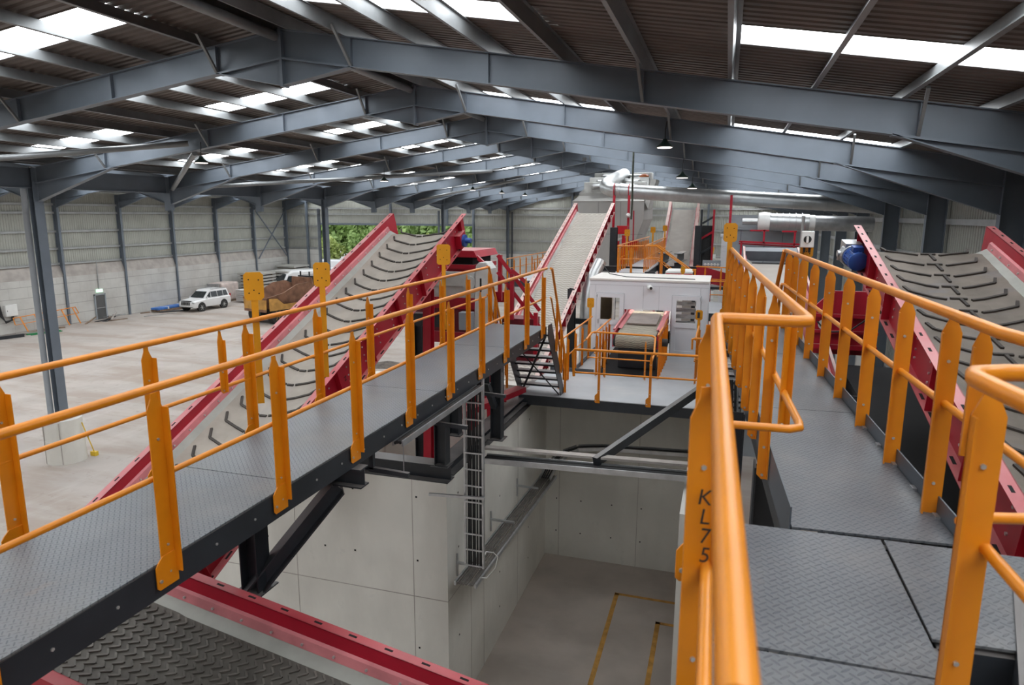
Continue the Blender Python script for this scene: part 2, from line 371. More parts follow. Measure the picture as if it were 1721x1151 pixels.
# walls: profiled cladding above precast panels
def cladding(mb, a, b, z0, z1f, nrm, pitch=.2):
    a = Vector((a[0], a[1], 0)); b = Vector((b[0], b[1], 0)); L = (b - a).length; d = (b - a) / L; n = Vector(nrm); pts = []; t = 0
    while t < L:
        for q, h in ((0, 0), (.11, 0), (.135, .03), (.175, .03)):
            if t + q <= L: pts.append((t + q, h))
        t += pitch
    pts.append((L, 0)); vs = []
    for t, h in pts:
        p = a + d * t - n * h; vs += [(p.x, p.y, z0), (p.x, p.y, z1f(p.x))]
    mb.add(vs, [(2 * i, 2 * i + 2, 2 * i + 3, 2 * i + 1) for i in range(len(pts) - 1)])
m = MB(); cladding(m, (XW - .35, -36), (XW - .35, YG), 4.7, lambda x: 11, (1, 0, 0))
m.use(1).box(XW - .5, XW - .02, -36, YG, 0, 3.85)
m.use(2).prism([(XW - .02, -36, 3.85), (XW - .36, -36, 4.85), (XW - .5, -36, 4.85), (XW - .5, -36, 3.85)], (0, YG + 36, 0))
struct(m.build('wall_left', [CLAD, PANEL, DUSTCONC]), 'pale ribbed cladding above grey precast panels', 'wall')
DX0, DX1, DZ = -46.0, -26.6, 7.75               # big gable door
EX0, EX1, EZ = -3.1, -.9, 5.1                   # small far door
m = MB()
for x0, x1, z0 in ((XW - .35, DX0, 4.7), (DX0, DX1, DZ), (DX1, EX0, 4.7), (EX0, EX1, EZ), (EX1, XE, 4.7)):
    cladding(m, (x0, YG, 0), (x1, YG, 0), z0, lambda x: ztop(x) + SHT, (0, -1, 0))
m.use(1)
for x0, x1 in ((XW - .35, DX0), (DX1, EX0), (EX1, XE)): m.box(x0, x1, YG - .25, YG + .1, 0, 4.75)
struct(m.build('wall_back', [CLAD, PANEL]), 'far gable with pale ribbed cladding over precast panels', 'wall')
m = MB(); cladding(m, (XE + .1, YG), (XE + .1, -36), 3.0, lambda x: 10.6, (-1, 0, 0)); m.use(1).box(XE - .02, XE + .3, -36, YG, 0, 3.1)
struct(m.build('wall_right', [CLAD, PANEL]), 'pale ribbed cladding between dark columns', 'wall')
struct(MB().box(-52, -30, -36.3, -36.05, 0, 14).box(-30, -4, -36.3, -36.05, 2.2, 14).box(-4, 8, -36.3, -36.05, 0, 14).build('wall_front', CLAD), 'end wall behind the viewer with an opening added to let light in', 'wall')  # unseen low opening, shaped to throw daylight onto the faces ahead
struct(MB().box(-60, 20, -120, -36, -.35, -.04).build('floor_yard', YARD), 'pale yard outside the rear opening', 'ground')
# girts on the walls
def girt_run(name, label, pts):
    for i, (p0, p1) in enumerate(pts):
        lb = label if len(pts) == 1 else label + ', %s length from the left' % ORD[i]
        tag(MB().chan(p0, p1, .17, .06, .008).build(name, GIRT), lb, 'girt', 'galvanised wall girts')
zs = [(4.9, 'lowest'), (6.1, 'second'), (7.45, 'third'), (8.9, 'fourth'), (9.55, 'topmost')]
for z, w_ in zs: girt_run('wall_girt', '%s galvanised girt along the left wall cladding' % w_, [((XW - .28, -36, z), (XW - .28, YG, z))])
for z, w_ in zs:
    sp = [(XW, DX0), (DX0, DX1), (DX1, EX0), (EX0, EX1), (EX1, XE)] if z > DZ else ([(XW, DX0), (DX1, EX0), (EX0, EX1), (EX1, XE)] if z > EZ else [(XW, DX0), (DX1, EX0), (EX1, XE)])
    girt_run('wall_girt', '%s galvanised girt across the far gable' % w_, [((a, YG - .1, z), (b, YG - .1, z)) for a, b in sp])
for z, w_ in ((6.4, 'lowest'), (7.6, 'second'), (8.75, 'topmost')): girt_run('wall_girt', '%s galvanised girt along the right wall cladding' % w_, [((XE - .02, -36, z), (XE - .02, YG, z))])
# gable posts
for i, x in enumerate((-47.5, -36.5, -29.6, -26.5, -15.5, -8.35, -1.8)):
    z0 = DZ if DX0 < x < DX1 else 0
    place = ['left of the open door', 'above the middle of the open door', 'above the right half of the open door', 'at the right jamb of the open door', 'right of the valley column', 'below the ridge', 'behind the far belt'][i]
    tag(MB().ibeam((x, YG - .46, z0), (x, YG - .46, ztop(x) - .02), .28, .2, up=(0, 1, 0)).build('gable_post', FRAME), 'blue-grey gable post ' + place, 'post', 'gable posts')
tag(MB().bar((DX0, YG - .2, DZ), (DX1, YG - .2, DZ), .2, .22).build('door_lintel', FRAME), 'grey lintel over the open gable door', 'lintel')

# portal frames
def tapered(mb, pts_bot, pts_top, y, b=.2, tw=.012, tf=.018):
    # web between two polylines in the plane Y = y with flanges
    n = len(pts_bot)
    for i in range(n - 1):
        q = [(pts_bot[i][0], y - tw / 2, pts_bot[i][1]), (pts_bot[i + 1][0], y - tw / 2, pts_bot[i + 1][1]), (pts_top[i + 1][0], y - tw / 2, pts_top[i + 1][1]), (pts_top[i][0], y - tw / 2, pts_top[i][1])]
        mb.prism(q, (0, tw, 0))
        for p, sg in ((pts_bot, 1), (pts_top, -1)):
            mb.prism([(p[i][0], y - b / 2, p[i][1]), (p[i + 1][0], y - b / 2, p[i + 1][1]), (p[i + 1][0], y - b / 2, p[i + 1][1] + sg * tf), (p[i][0], y - b / 2, p[i][1] + sg * tf)], (0, b, 0))
DEP = .53
def half(xr, xe, s, side):   # one rafter with its two haunches, from ridge to eave
    d = 1 if xe > xr else -1
    zt = lambda x: ZRT - s * abs(x - xr)
    raf = ([(xr, zt(xr) - DEP), (xe, zt(xe) - DEP)], [(xr, zt(xr)), (xe, zt(xe))])
    xa = xr + d * 1.5; ap = ([(xr, zt(xr) - DEP - .5), (xa, zt(xa) - DEP - .001)], [(xr, zt(xr) - DEP), (xa, zt(xa) - DEP)])
    xh = xe - d * 3.45; hz = .62
    ev = ([(xh, zt(xh) - DEP - .001), (xe, zt(xe) - DEP - hz)], [(xh, zt(xh) - DEP), (xe, zt(xe) - DEP)])
    return raf, ap, ev
def portal(n, y):
    q = n - 6
    nm = ORD[max(0, q)]
    lab = 'blue-grey steel portal frame, %s from the viewer' % nm if q > 0 else ('blue-grey steel portal frame overhead, nearest in view' if q == 0 else '')
    t = thing('portal_frame', lab, 'portal frame', (XR, y, 0), group='portal frames of the hall')
    t.location = (0, 0, 0)
    for xr, xe, s in ((XR, XE - .55, SLR), (XR, XV + .15, SLL), (XR2, XV - .15, SLL), (XR2, XW, SLL)):
        raf, ap, ev = half(xr, xe, s, 0)
        mb = MB(); tapered(mb, *raf, y); mb.build('rafter', FRAME, t)
        mb = MB(); tapered(mb, *ap, y); mb.build('apex_haunch', FRAME, t)
        mb = MB(); tapered(mb, *ev, y); mb.build('eave_haunch', FRAME, t)
        d = 1 if xe > xr else -1
        if abs(xr - XR) < .1:
            for u in ((1.5, 1), (4.2, 0), (6.9, 1), (11.0, 1)):
                xb = xr + d * u[0]; zt = ZRT - s * u[0]
                mb = MB().box(xb - .006, xb + .006, y - .09, y + .09, zt - DEP, zt); mb.build('stiffener', FRAME, t)
                if u[1]:
                    MB().bar((xb, y - .08, zt - DEP + .03), (xb - .05 * d, y - .62, zt + .1), .05, .05).build('fly_brace', PURL, t)
    for x in (XR, XR2):
        MB().box(x - .03, x + .03, y - .11, y + .11, ZRT - DEP - .52, ZRT + .02).build('apex_plate', FRAME, t)
    MB().ibeam((XE - .28, y, 0), (XE - .28, y, ztop(XE - .5)), .54, .22, up=(1, 0, 0)).build('column', FRAME, t)
    MB().ibeam((XW + .05, y, 0), (XW + .05, y, 3.95), .10, .2, up=(1, 0, 0)).ibeam((XW - .12, y, 3.95), (XW - .12, y, ztop(XW)), .44, .2, up=(1, 0, 0)).build('column', FRAME, t)
    if q % 3 == 2:
        MB().ibeam((XV, y, 1.60 if q == 2 else 0), (XV, y, ztop(XV)), .24, .34, up=(1, 0, 0)).build('column', FRAME, t)
    else:
        MB().box(XV - .16, XV + .16, y - .1, y + .1, 9.0, ztop(XV)).build('valley_bracket', FRAME, t)
for n, y in enumerate(FY):
    if n >= 6: portal(n, y)
# valley beams that carry the frames without a column
vb = [y for i, y in enumerate(FY) if i >= 6]
for i in range(len(vb) - 1):
    tag(MB().ibeam((XV, vb[i] + .12, 10.05), (XV, vb[i + 1] - .12, 10.05), .66, .25).build('valley_beam', FRAME), 'dark valley beam, %s span from the viewer' % ORD[i], 'beam', 'valley beams')
    for d in (1, -1):
        pass
# purlins
PX = [(-8.12, 'right'), (-6.93, 'right'), (-5.5, 'right'), (-4.13, 'right'), (-2.79, 'right'), (-1.43, 'right'), (-.06, 'right'), (1.19, 'right'), (2.44, 'right'), (3.7, 'right'), (4.9, 'right'), (5.9, 'right'),
      (-8.6, 'left'), (-10.1, 'left'), (-11.43, 'left'), (-12.75, 'left'), (-14.05, 'left'), (-15.4, 'left'), (-16.7, 'left'), (-18.0, 'left'), (-19.3, 'left'), (-20.6, 'left'), (-21.8, 'left')]
cnt = {'right': 0, 'left': 0}
for x, sd_ in PX:
    i = cnt[sd_]; cnt[sd_] += 1
    s = SLR if sd_ == 'right' else SLL; d = 1 if sd_ == 'right' else -1
    nv = Vector((d * s, 0, 1)).normalized(); z = ztop(x)
    mb = MB(); a = Vector((x, 0, z)); dx = Vector((1, 0, -d * s)).normalized() * d
    def P(u, v, y): return (x + dx.x * u + nv.x * v, y, z + dx.z * u + nv.z * v)
    prof_ = [(-.035, 0), (.03, 0), (.03, .016), (.026, .016), (.026, .005), (-.030, .005), (-.030, .215), (-.095, .215), (-.095, .22), (-.025, .22), (-.035, .0)]
    prof_ = [(.0, 0), (-.065, 0), (-.065, .02), (-.06, .02), (-.06, .005), (-.006, .005), (-.006, .215), (.06, .215), (.06, .22), (0, .22)]
    q = [P(u, v, -36) for u, v in prof_]; mb.prism(q, (0, YG + 35.9, 0))
    tag(mb.build('roof_purlin', PURL), 'galvanised roof purlin, %s from the ridge on the %s slope' % (ORD[i], sd_), 'purlin', 'roof purlins')
for xs_, nm_, s2 in (([-36.1, -34.5, -33.1, -31.8, -30.5, -29.1, -27.8, -26.4, -25.0, -23.6], 'far right', -1), ([-36.9, -38.5, -39.9, -41.2, -42.5, -43.9, -45.2, -46.6, -48.0, -49.4], 'outer left', 1)):
    for i, x in enumerate(xs_):
        z = ztop(x); mb = MB().box(x - .035, x + .03, -36, YG, z, z + .2)
        tag(mb.build('roof_purlin', PURL), 'galvanised purlin, %s from the ridge on the %s slope of the neighbouring span' % (ORD[i], nm_), 'purlin', 'roof purlins')
# round bracing tubes
def rod(name, label, cat, pts, r, m_, seg=12, group=None):
    return tag(MB().tube(pts, r, seg).build(name, m_, smooth=True), label, cat, group)
rod('bracing_tube', 'long pale round bracing tube running left from the second frame', 'bracing tube', [(-15.9, 17.75, 11.0), (-17.5, 12.1, 10.75), (-21.5, 12.1, 10.2)][:1] + [(-22.2, 12.2, 9.95)], .085, PURL)
rod('bracing_tube', 'short pale round strut slanting down behind the second frame', 'bracing tube', [(-16.0, 18.1, 10.75), (-22.2, 23.7, 9.9)], .085, PURL)
rod('bracing_tube', 'pale round bracing tube beneath the roof between third and fifth frames', 'bracing tube', [(-22.0, 24.0, 9.95), (-12.2, 35.6, 11.2)], .085, PURL)
rod('bracing_tube', 'pale round bracing tube far under the left slope', 'bracing tube', [(-22.0, 47.4, 9.95), (-12.2, 41.8, 11.1)], .085, PURL)
for i in range(6, 16):
    ya, yb = FY[i], FY[i + 1]
    for dz, dx_, s_ in ((-.18, -.05, 'ridge'),):
        tag(MB().tube([(XR - .1, ya + .1, ZRT - DEP - .05 + .45), (XR - .1, yb - .1, ZRT - DEP - .05 + .45)], .09, 12).build('ridge_tie', PURL, smooth=True), 'round grey tie along the ridge, %s bay from the viewer' % ORD[i - 2], 'tie', 'ridge ties')
# X bracing on the left wall, last bay
for a, b, w_ in (((65.6, 9.2), (71.0, 3.9), 'falling away'), ((70.9, 9.2), (65.7, 3.9), 'rising away')):
    tag(MB().bar((XW + .15, a[0], a[1]), (XW + .15, b[0], b[1]), .1, .1).build('wall_brace', FRAME), 'blue-grey cross brace on the left wall near the corner, %s' % w_, 'brace', 'cross braces on the left wall')
# rain pipe by the valley column and its round concrete base
CY = 17.93
rod('rain_pipe', 'grey rain pipe clipped beside the nearest valley column', 'pipe', [(XV - .08, CY - .34, 9.7), (XV - .08, CY - .34, 9.3), (XV - .33, CY - .16, 8.9), (XV - .33, CY - .16, 1.64)], .10, GREYB)
t = thing('column_base', 'round cast concrete base under the nearest valley column', 'column base', (XV, CY, 0))
mb = MB().lathe((0, 0, 0), [(.64, 0), (.635, .86), (.62, .86), (.61, 1.6), (.4, 1.61)], 40); mb.build('concrete_drum', CONC, t, smooth=True)
for a in (-2.0, -.9): MB().box(.64 * math.cos(a) - .012, .64 * math.cos(a) + .012, .64 * math.sin(a) - .012, .64 * math.sin(a) + .012, 0.02, 1.55).build('shutter_seam', DUSTCONC, t)
for n, lab in ((4, 'second'), (7, 'third')):
    y = 12 + 5.93 * n
    rod('rain_pipe', 'grey rain pipe beside the %s valley column' % lab, 'pipe', [(XV - .36, y - .12, 9.2), (XV - .36, y - .12, 0)], .095, FRAME)
rod('rain_pipe', 'dark rain pipe beside the farthest valley column', 'pipe', [(XV + .55, YG - .5, 9.2), (XV + .55, YG - .5, 0)], .09, DARK)

# ------------------------------------------------------------------ concrete bays
WT = 4.55
def concwall(name, label, x0, x1, y0, y1, joints, zj=2.45, ties=()):
    m = MB().box(x0, x1, y0, y1, 0, WT)
    m.use(1)
    for j in joints:   # thin shutter joints and tie holes on the faces
        m.box(*j)
    m.use(2)
    for j in ties: m.box(*j)
    return struct(m.build(name, [CONC, DUSTCONC, HOLE]), label, 'wall')
ty = []; jn = []
e = .003
for x in (-4.78, -7.1): jn.append((x - .006, x + .006, BYF - e, BYF, 0, WT))
jn.append((-8.8, BX0, BYF - e, BYF, 2.42, 2.435))
for x in (-4.70, -5.9, -6.5, -7.7):
    for z in (.6, 1.45, 3.1, 4.25): ty.append((x - .016, x + .016, BYF - e, BYF, z - .016, z + .016))
concwall('wall_bay_front', 'pale cast concrete front wall of the left bay with shutter joints', -8.8, BX0, BYF, BYF + .4, jn, ties=ty)
jn = [(BX0, BX0 + e, y - .006, y + .006, 0, WT) for y in (10.9, 11.6, 13.9)] + [(BX0, BX0 + e, BYF, BYB, 2.42, 2.43)]
ty = [(BX0, BX0 + e, y - .016, y + .016, z - .016, z + .016) for y in (10.3, 12.6, 14.8) for z in (.7, 1.5, 3.2, 4.2)]
concwall('wall_bay_left', 'cast concrete dividing wall carrying the cable trays', BX0 - .4, BX0, BYF + .4, BYB, jn, ties=ty)
jn = [(x - .006, x + .006, BYB - e, BYB, 0, WT) for x in (-3.78, -1.75)]
ty = [(x - .016, x + .016, BYB - e, BYB, z - .016, z + .016) for x in (-3.85, -3.2, -2.4, -1.65, -.6) for z in (.7, 1.6, 2.6)]
concwall('wall_bay_back', 'shaded cast concrete back wall of the open bay', BX0 - .4, 0.4, BYB, BYB + .4, jn, ties=ty)
concwall('wall_bay_right', 'cast concrete right wall of the open bay', BX1, BX1 + .4, BYF, BYB, [])
concwall('wall_bay_outer', 'pale cast concrete outer wall of the left bay', -9.2, -8.8, BYF, BYB + .4, [])
concwall('wall_bay_far', 'pale cast concrete rear wall inside the left bay', -8.8, BX0 - .4, BYB, BYB + .4, [(-8.8, BX0 - .4, BYB - e, BYB, 3.4, 3.412)])
# worn amber lines on the bay slab
k = 0
for x0, x1, y0, y1 in ((-2.05, -1.95, 9.2, 15.05), (-2.05, -.52, 14.98, 15.07), (-.6, -.5, 15.0, 16.5), (-1.0, -.9, 9.2, 14.15), (-1.0, -.42, 14.06, 14.15)):
    k += 1; struct(MB().box(x0, x1, y0, y1, 0, .004).build('trim_%d' % k, LINE), 'worn amber marking line on the bay slab', 'floor line')
# trees and parked van beyond the door
def tree(x, y, h, r, m_, label, seed):
    t = thing('broadleaf_tree', label, 'tree', (x, y, 0), group='trees beyond the gable door'); rr = random.Random(seed)
    MB().tube([(0, 0, 0), (.1, 0, h * .35), (0, .1, h * .7)], [.18, .14, .07], 8).build('trunk', WOOD, t, smooth=True)
    mb = MB()
    for i in range(2400):
        a = rr.uniform(0, 6.283); b = rr.uniform(-1, 1); q = rr.random() ** .45
        lob = 1 + .28 * math.sin(3 * a + seed) * math.cos(4 * b + seed)
        p = Vector((math.cos(a) * math.sqrt(1 - b * b) * r * q * lob, math.sin(a) * math.sqrt(1 - b * b) * r * q * lob, h * .58 + b * h * .43 * q * lob))
        n = Vector((rr.uniform(-1, 1), rr.uniform(-1, 1), rr.uniform(-.6, 1))).normalized(); u = n.orthogonal().normalized(); v = n.cross(u); z = rr.uniform(.2, .46) * r / 3.2
        mb.add([p - u * z, p + v * z * .7, p + u * z, p - v * z * .7], [(0, 1, 2, 3)])
    mb.build('foliage', m_, t)
tspec = [(-64, 99, 8.5, 4.4, 0), (-57, 101, 10.5, 4.8, 0), (-49, 98, 9.0, 4.2, 0), (-43, 102, 10.5, 4.6, 0), (-37, 97, 10.2, 4.6, 0), (-31, 101, 10.4, 4.4, 0), (-58, 91, 5.6, 2.6, 1), (-46.5, 88, 5.4, 2.6, 1), (-40.5, 90, 5.8, 2.4, 1), (-52.5, 93, 6.2, 2.6, 0), (-34.5, 91, 6.2, 2.7, 0), (-4.6, 92, 6.5, 3.0, 0), (-1.0, 95, 7.2, 3.2, 0), (2.2, 93, 6.4, 3.0, 0), (-27, 96, 10, 4.2, 0), (-67, 100, 10, 4.6, 0)]
for i, (x, y, h, r, yl) in enumerate(tspec):
    where = 'seen through the small far door' if x > -10 else 'seen through the big gable door'
    tree(x, y, h, r, LEAFY if yl else LEAF, ('low yellow-green bush, %s of three, outside the gable door' % ['left', 'middle', 'right'][i - 6] if yl else 'green leafy tree %s, row place %s' % (where, ORD[i])), i)
# ------------------------------------------------------------------ walkways and handrails
def vlerp(a, b, t): return tuple(a[i] + (b[i] - a[i]) * t for i in range(3))
def post(parent, x, y, zt, zf, t=(0, 1, 0), n=(1, 0, 0), w=.042, fl=.04, foot=True, footdir=-1, name='post', th=.008, neck=True):
    """bent-plate rail post: face along t, folded flange along -n, tapered head, rounded foot plate"""
    t = Vector(t).normalized(); n = Vector(n).normalized(); o = Vector((x, y, 0)); Z = Vector((0, 0, 1))
    P = lambda a, z, d=0: o + t * a + n * d + Z * z
    if neck: poly = [(-w, zf + .03), (-w + .03, zf), (w, zf), (w, zt - .10), (w * .45, zt - .035), (w * .40, zt), (-w * .40, zt), (-w * .45, zt - .035), (-w, zt - .10)]
    else: poly = [(-w, zf), (w, zf), (w, zt), (-w, zt)]
    mb = MB().prism([P(a, z) for a, z in poly], n * th)
    top = zt - .10 if neck else zt
    mb.prism([P(w, zf + .01), P(w - .008, zf + .01), P(w - .008, top), P(w, top)], n * fl)
    if foot:
        f = footdir; k = w * 1.05
        fp = [(f * k * .9, zf + .16), (f * (k + .03), zf + .13), (f * (k + .055), zf + .10), (f * (k + .055), zf - .04), (f * (k + .035), zf - .06), (-f * k, zf - .06), (-f * k, zf + .16)]
        mb.prism([P(a, z, .008) for a, z in fp], n * .008)
    bl = mb; bl.use(1)
    for z in (zf + .22, zf + .03, (zt + zf) / 2 + .32): bl.tube([P(0, z, th - .002), P(0, z, th + .008)], .009, 6)
    if foot: bl.tube([P(footdir * (w + .03), zf + .0, .014), P(footdir * (w + .03), zf + .0, .026)], .012, 6)
    return mb.build(name, [ORANGE, BOLT], parent)
def handrail(name, label, top, mids, posts, r=.028, rm=.02, group='amber handrails', seg=14):
    t = thing(name, label, 'handrail', (0, 0, 0), group=group)
    MB().tube(top, r, seg).build('top_rail', ORANGE, t, smooth=True)
    for m_ in mids: MB().tube(m_, rm, seg - 2).build('mid_rail', ORANGE, t, smooth=True)
    for p in posts: post(t, **p)
    return t
# ---- left walkway
LWX0, LWX1, LWZ = -4.62, -3.42, 6.65
LY0, LY1 = .4, 13.45
t = thing('walkway', 'long left walkway of dark tread plate carried on anthracite channels', 'walkway', (0, 0, 0))
ys = [LY0, 1.9, 4.72, 7.9, 11.0, LY1]
for i in range(len(ys) - 1):
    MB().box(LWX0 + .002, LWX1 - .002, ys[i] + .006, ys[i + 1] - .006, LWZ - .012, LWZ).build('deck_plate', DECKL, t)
for x, f in ((LWX1, -1), (LWX0, 1)):
    mb = MB().chan((x, LY0, LWZ - .128), (x, LY1, LWZ - .128), .22, .075, .01, flip=f).use(1)
    for y in [1.2 + .43 * k for k in range(28)]: mb.tube([(x + f * .001, y, LWZ - .12), (x - f * .007, y, LWZ - .12)], .011, 6)
    mb.build('stringer', [DARK, BOLT], t)
mb = MB()
for y in [LY0 + .15 + 1.2 * k for k in range(11)]: MB().chan((LWX0 + .01, y, LWZ - .1), (LWX1 - .01, y, LWZ - .1), .14, .05).build('cross_member', DARK, t)
RZ = 7.79
near_y = [3.33 + 1.22 * k for k in range(-2, 9)]
handrail('handrail', 'amber handrail along the near side of the left walkway', [(LWX1 - .03, LY0, RZ), (LWX1 - .03, 13.5, RZ + .04)], [[(LWX1 - .03, LY0, 7.2), (LWX1 - .03, 13.45, 7.24)]],
         [dict(x=LWX1 + .004, y=y if y < 12.9 else 13.05, zt=RZ - .01, zf=6.53, t=(0, 1, 0), n=(1, 0, 0), w=.06, fl=.06) for y in near_y])
far_y = [3.3 + 1.29 * k for k in range(-1, 9)]
h = handrail('handrail', 'amber handrail along the far side of the left walkway', [(LWX0 - .13, LY0, RZ - .02), (LWX0 - .13, 13.55, RZ + .02)], [[(LWX0 - .13, LY0, 7.17), (LWX0 - .13, 13.5, 7.2)]],
         [dict(x=LWX0 - .12, y=y, zt=RZ - .03, zf=6.53, t=(0, 1, 0), n=(1, 0, 0), w=.055, fl=.06) for y in far_y])
post(h, LWX0 - .12, 5.5, RZ - .03, 7.12, foot=False, w=.036, name='splice_plate')
# stairs from the left walkway down to the cabin platform
PZ = 4.9
t = thing('staircase', 'short anthracite staircase from the left walkway down to the cabin platform', 'stairs', (0, 0, 0))
SY0, SY1 = 13.45, 14.75
for x in (LWX1 + .06, LWX0 + .28):
    mb = MB().prism([(x, SY0 - .12, LWZ + .04), (x, SY0 + .16, LWZ + .04), (x, SY1 + .12, PZ + .05), (x, SY1 + .12, PZ - .08), (x, SY1 - .12, PZ - .08), (x, SY0 - .12, LWZ - .22)], (.012, 0, 0)); mb.build('stringer', DARK, t)
for k in range(8):
    f = (k + .6) / 8.4; y = SY0 + (SY1 - SY0) * f + .02; z = LWZ - (LWZ - PZ) * (k + 1) / 9
    MB().box(LWX0 + .3, LWX1 + .06, y, y + .2, z - .04, z).build('tread', DARK, t)
for a, b in (((LWX1 - .05, SY0 + .1, LWZ - .25), (LWX0 + .35, SY1 - .25, PZ)), ((LWX0 + .35, SY0 + .1, LWZ - .3), (LWX1 + .02, SY1 - .1, PZ - .02))):
    MB().bar(a, b, .05, .012).build('cross_brace', DARK, t)
def stair_rail(label, x, ya, yb, zlo):
    d = (yb - ya)
    handrail('stair_rail', label, [(x, ya, RZ + .04), (x, ya + .12, RZ + .02), (x, yb, zlo + 1.0), (x, yb, zlo + .3)], [[(x, ya, 7.24), (x, ya + .08, 7.2), (x, yb, zlo + .48)]],
             [dict(x=x + .02, y=ya + d * f, zt=RZ + (zlo + 1.0 - RZ) * f - .02, zf=LWZ + (zlo - LWZ) * f - .05, t=(0, 1, 0), n=(1, 0, 0), w=.036, foot=False) for f in (.33, .66, .98)], r=.026, rm=.018)
stair_rail('amber stair rail on the right of the staircase by the platform', LWX1 + .06, 13.5, SY1 + .1, PZ)
stair_rail('amber stair rail on the left of the staircase by the platform', LWX0 - .13, 13.55, SY1 + .1, PZ)
# ---- steel under the left walkway
def column(label, x, y, z0, z1, s=.2):
    t = thing('support_column', label, 'column', (x, y, z0), group='anthracite support columns')
    MB().ibeam((0, 0, 0), (0, 0, z1 - z0), s, s, .014, .01, up=(1, 0, 0)).build('shaft', DARK, t)
    MB().box(-s * .75, s * .75, -s * .75, s * .75, 0, .015).build('base_plate', DARK, t)
    return t
def beam(name, label, p0, p1, h, b, m_=None, cat='beam', group=None, i=True):
    mb = MB()
    mb.ibeam(p0, p1, h, b) if i else mb.bar(p0, p1, b, h)
    return tag(mb.build(name, m_ or DARK), label, cat, group)
beam('base_beam', 'dark steel beam lying along the top of the front bay wall', (-8.8, BYF + .15, WT + .15), (BX0 + .02, BYF + .15, WT + .15), .30, .30)
t = thing('base_beam', 'dark steel beam lying on top of the dividing wall', 'beam', (0, 0, 0))
MB().ibeam((BX0 - .16, BYF + .35, WT + .14), (BX0 - .16, BYB - .3, WT + .14), .26, .30).build('beam_web', DARK, t)
tag(MB().chan((BX0 - .05, 11.3, WT + .10), (BX0 - .05, BYB - .2, WT + .10), .14, .12, .012).build('edge_channel', DARK), 'dusty edge channel laid along the top of the dividing wall', 'channel')
column('anthracite column on the bay corner under the left walkway', BX0 - .12, 9.92, WT + .27, LWZ - .2)
column('anthracite column standing on the dividing wall before the staircase', -3.84, 11.5, WT + .27, LWZ - .2)
column('anthracite column under the far side of the left walkway', LWX0 - .05, 11.5, WT + .27, LWZ - .2)
column('short anthracite column under the left walkway beside the red side of the lower belt', -4.3, 5.25, 5.2, LWZ - .2, .20)
beam('walkway_support', 'dark cross beam under the left walkway before the diagonal strut', (LWX0, 5.75, LWZ - .34), (LWX1 + .1, 5.75, LWZ - .34), .2, .16)
beam('diagonal_strut', 'thick dark diagonal strut under the left walkway', (-3.62, 5.72, LWZ - .46), (-4.45, 5.10, 5.0), .16, .22)
beam('walkway_support', 'dark cross beam under the left walkway over the bay corner', (LWX0, 9.92, LWZ - .3), (LWX1 - .02, 9.92, LWZ - .3), .18, .14)
beam('knee_brace', 'dark knee brace from the bay corner column to the walkway', (BX0 - .12, 9.2, LWZ - .25), (BX0 - .12, 9.85, LWZ - .95), .1, .1, i=False)
beam('knee_brace', 'dark knee brace from the dividing wall column to the walkway', (-3.9, 10.7, LWZ - .25), (-3.86, 11.4, LWZ - 1.2), .1, .1, i=False)
# cable tray slung under the near stringer, with hangers
def tray(name, label, pts, w=.3, h=.06, up=(0, 0, 1), rungs=0.0, cables=4, side=None, bars=.3, th=.018, front=-.3, cm=None):
    t = thing(name, label, 'cable tray', (0, 0, 0), group=None)
    pts = [Vector(p) for p in pts]; uu = Vector(up)
    segs = list(zip(pts[:-1], pts[1:]))
    for sg in (-1, 1):
        mb = MB()
        for a, b in segs:
            d = (b - a).normalized(); r = d.cross(uu).normalized()
            mb.bar(a + r * sg * w / 2, b + r * sg * w / 2, th, h, up=uu)
        mb.build('side_rail', GALV, t)
    for a, b in segs:
        d = (b - a).normalized(); r = d.cross(uu).normalized(); L = (b - a).length; q = .1
        while q < L:
            p = a + d * q + uu * (h * front); MB().bar(p - r * w / 2, p + r * w / 2, .022, .016, up=uu).build('rung', GALV, t); q += bars
    rr = random.Random(len(label))
    for k in range(cables):
        mb = MB(); off = (-.5 + (k + .5) / cables) * w * .8 + rr.uniform(-.01, .01); pp = []
        for i, p in enumerate(pts):
            d = (pts[min(i + 1, len(pts) - 1)] - pts[max(i - 1, 0)]).normalized(); r = d.cross(uu).normalized()
            pp.append(p + r * off + uu * rr.uniform(.0, .012))
        mb.tube(pp, rr.uniform(.014, .022), 7).build('cable', cm or CABLE, t, smooth=True)
    return t
tray('cable_tray', 'galvanised cable tray slung beneath the near edge of the left walkway', [(LWX1 + .04, 6.6, LWZ - .27), (LWX1 + .04, 9.3, LWZ - .27)], .12, .07, cables=3, bars=.25)
for i, (y, lab) in enumerate(((6.3, 'nearest'), (8.05, 'middle'), (9.7, 'farthest'))):
    t = thing('tray_hanger', 'dark cantilever bar with thin drop rod below the walkway, %s of three' % lab, 'hanger', (LWX1 - .1, y, LWZ - .48), group='cable tray hangers')
    MB().bar((-.05, 0, 0), (.42, 0, -.02), .05, .05).bar((-.02, 0, 0), (-.02, 0, .34), .05, .05, up=(0, 1, 0)).build('arm', DARK, t)
    MB().tube([(.36, 0, .35), (.36, 0, -.01)], .005, 6).build('drop_rod', GALV, t)
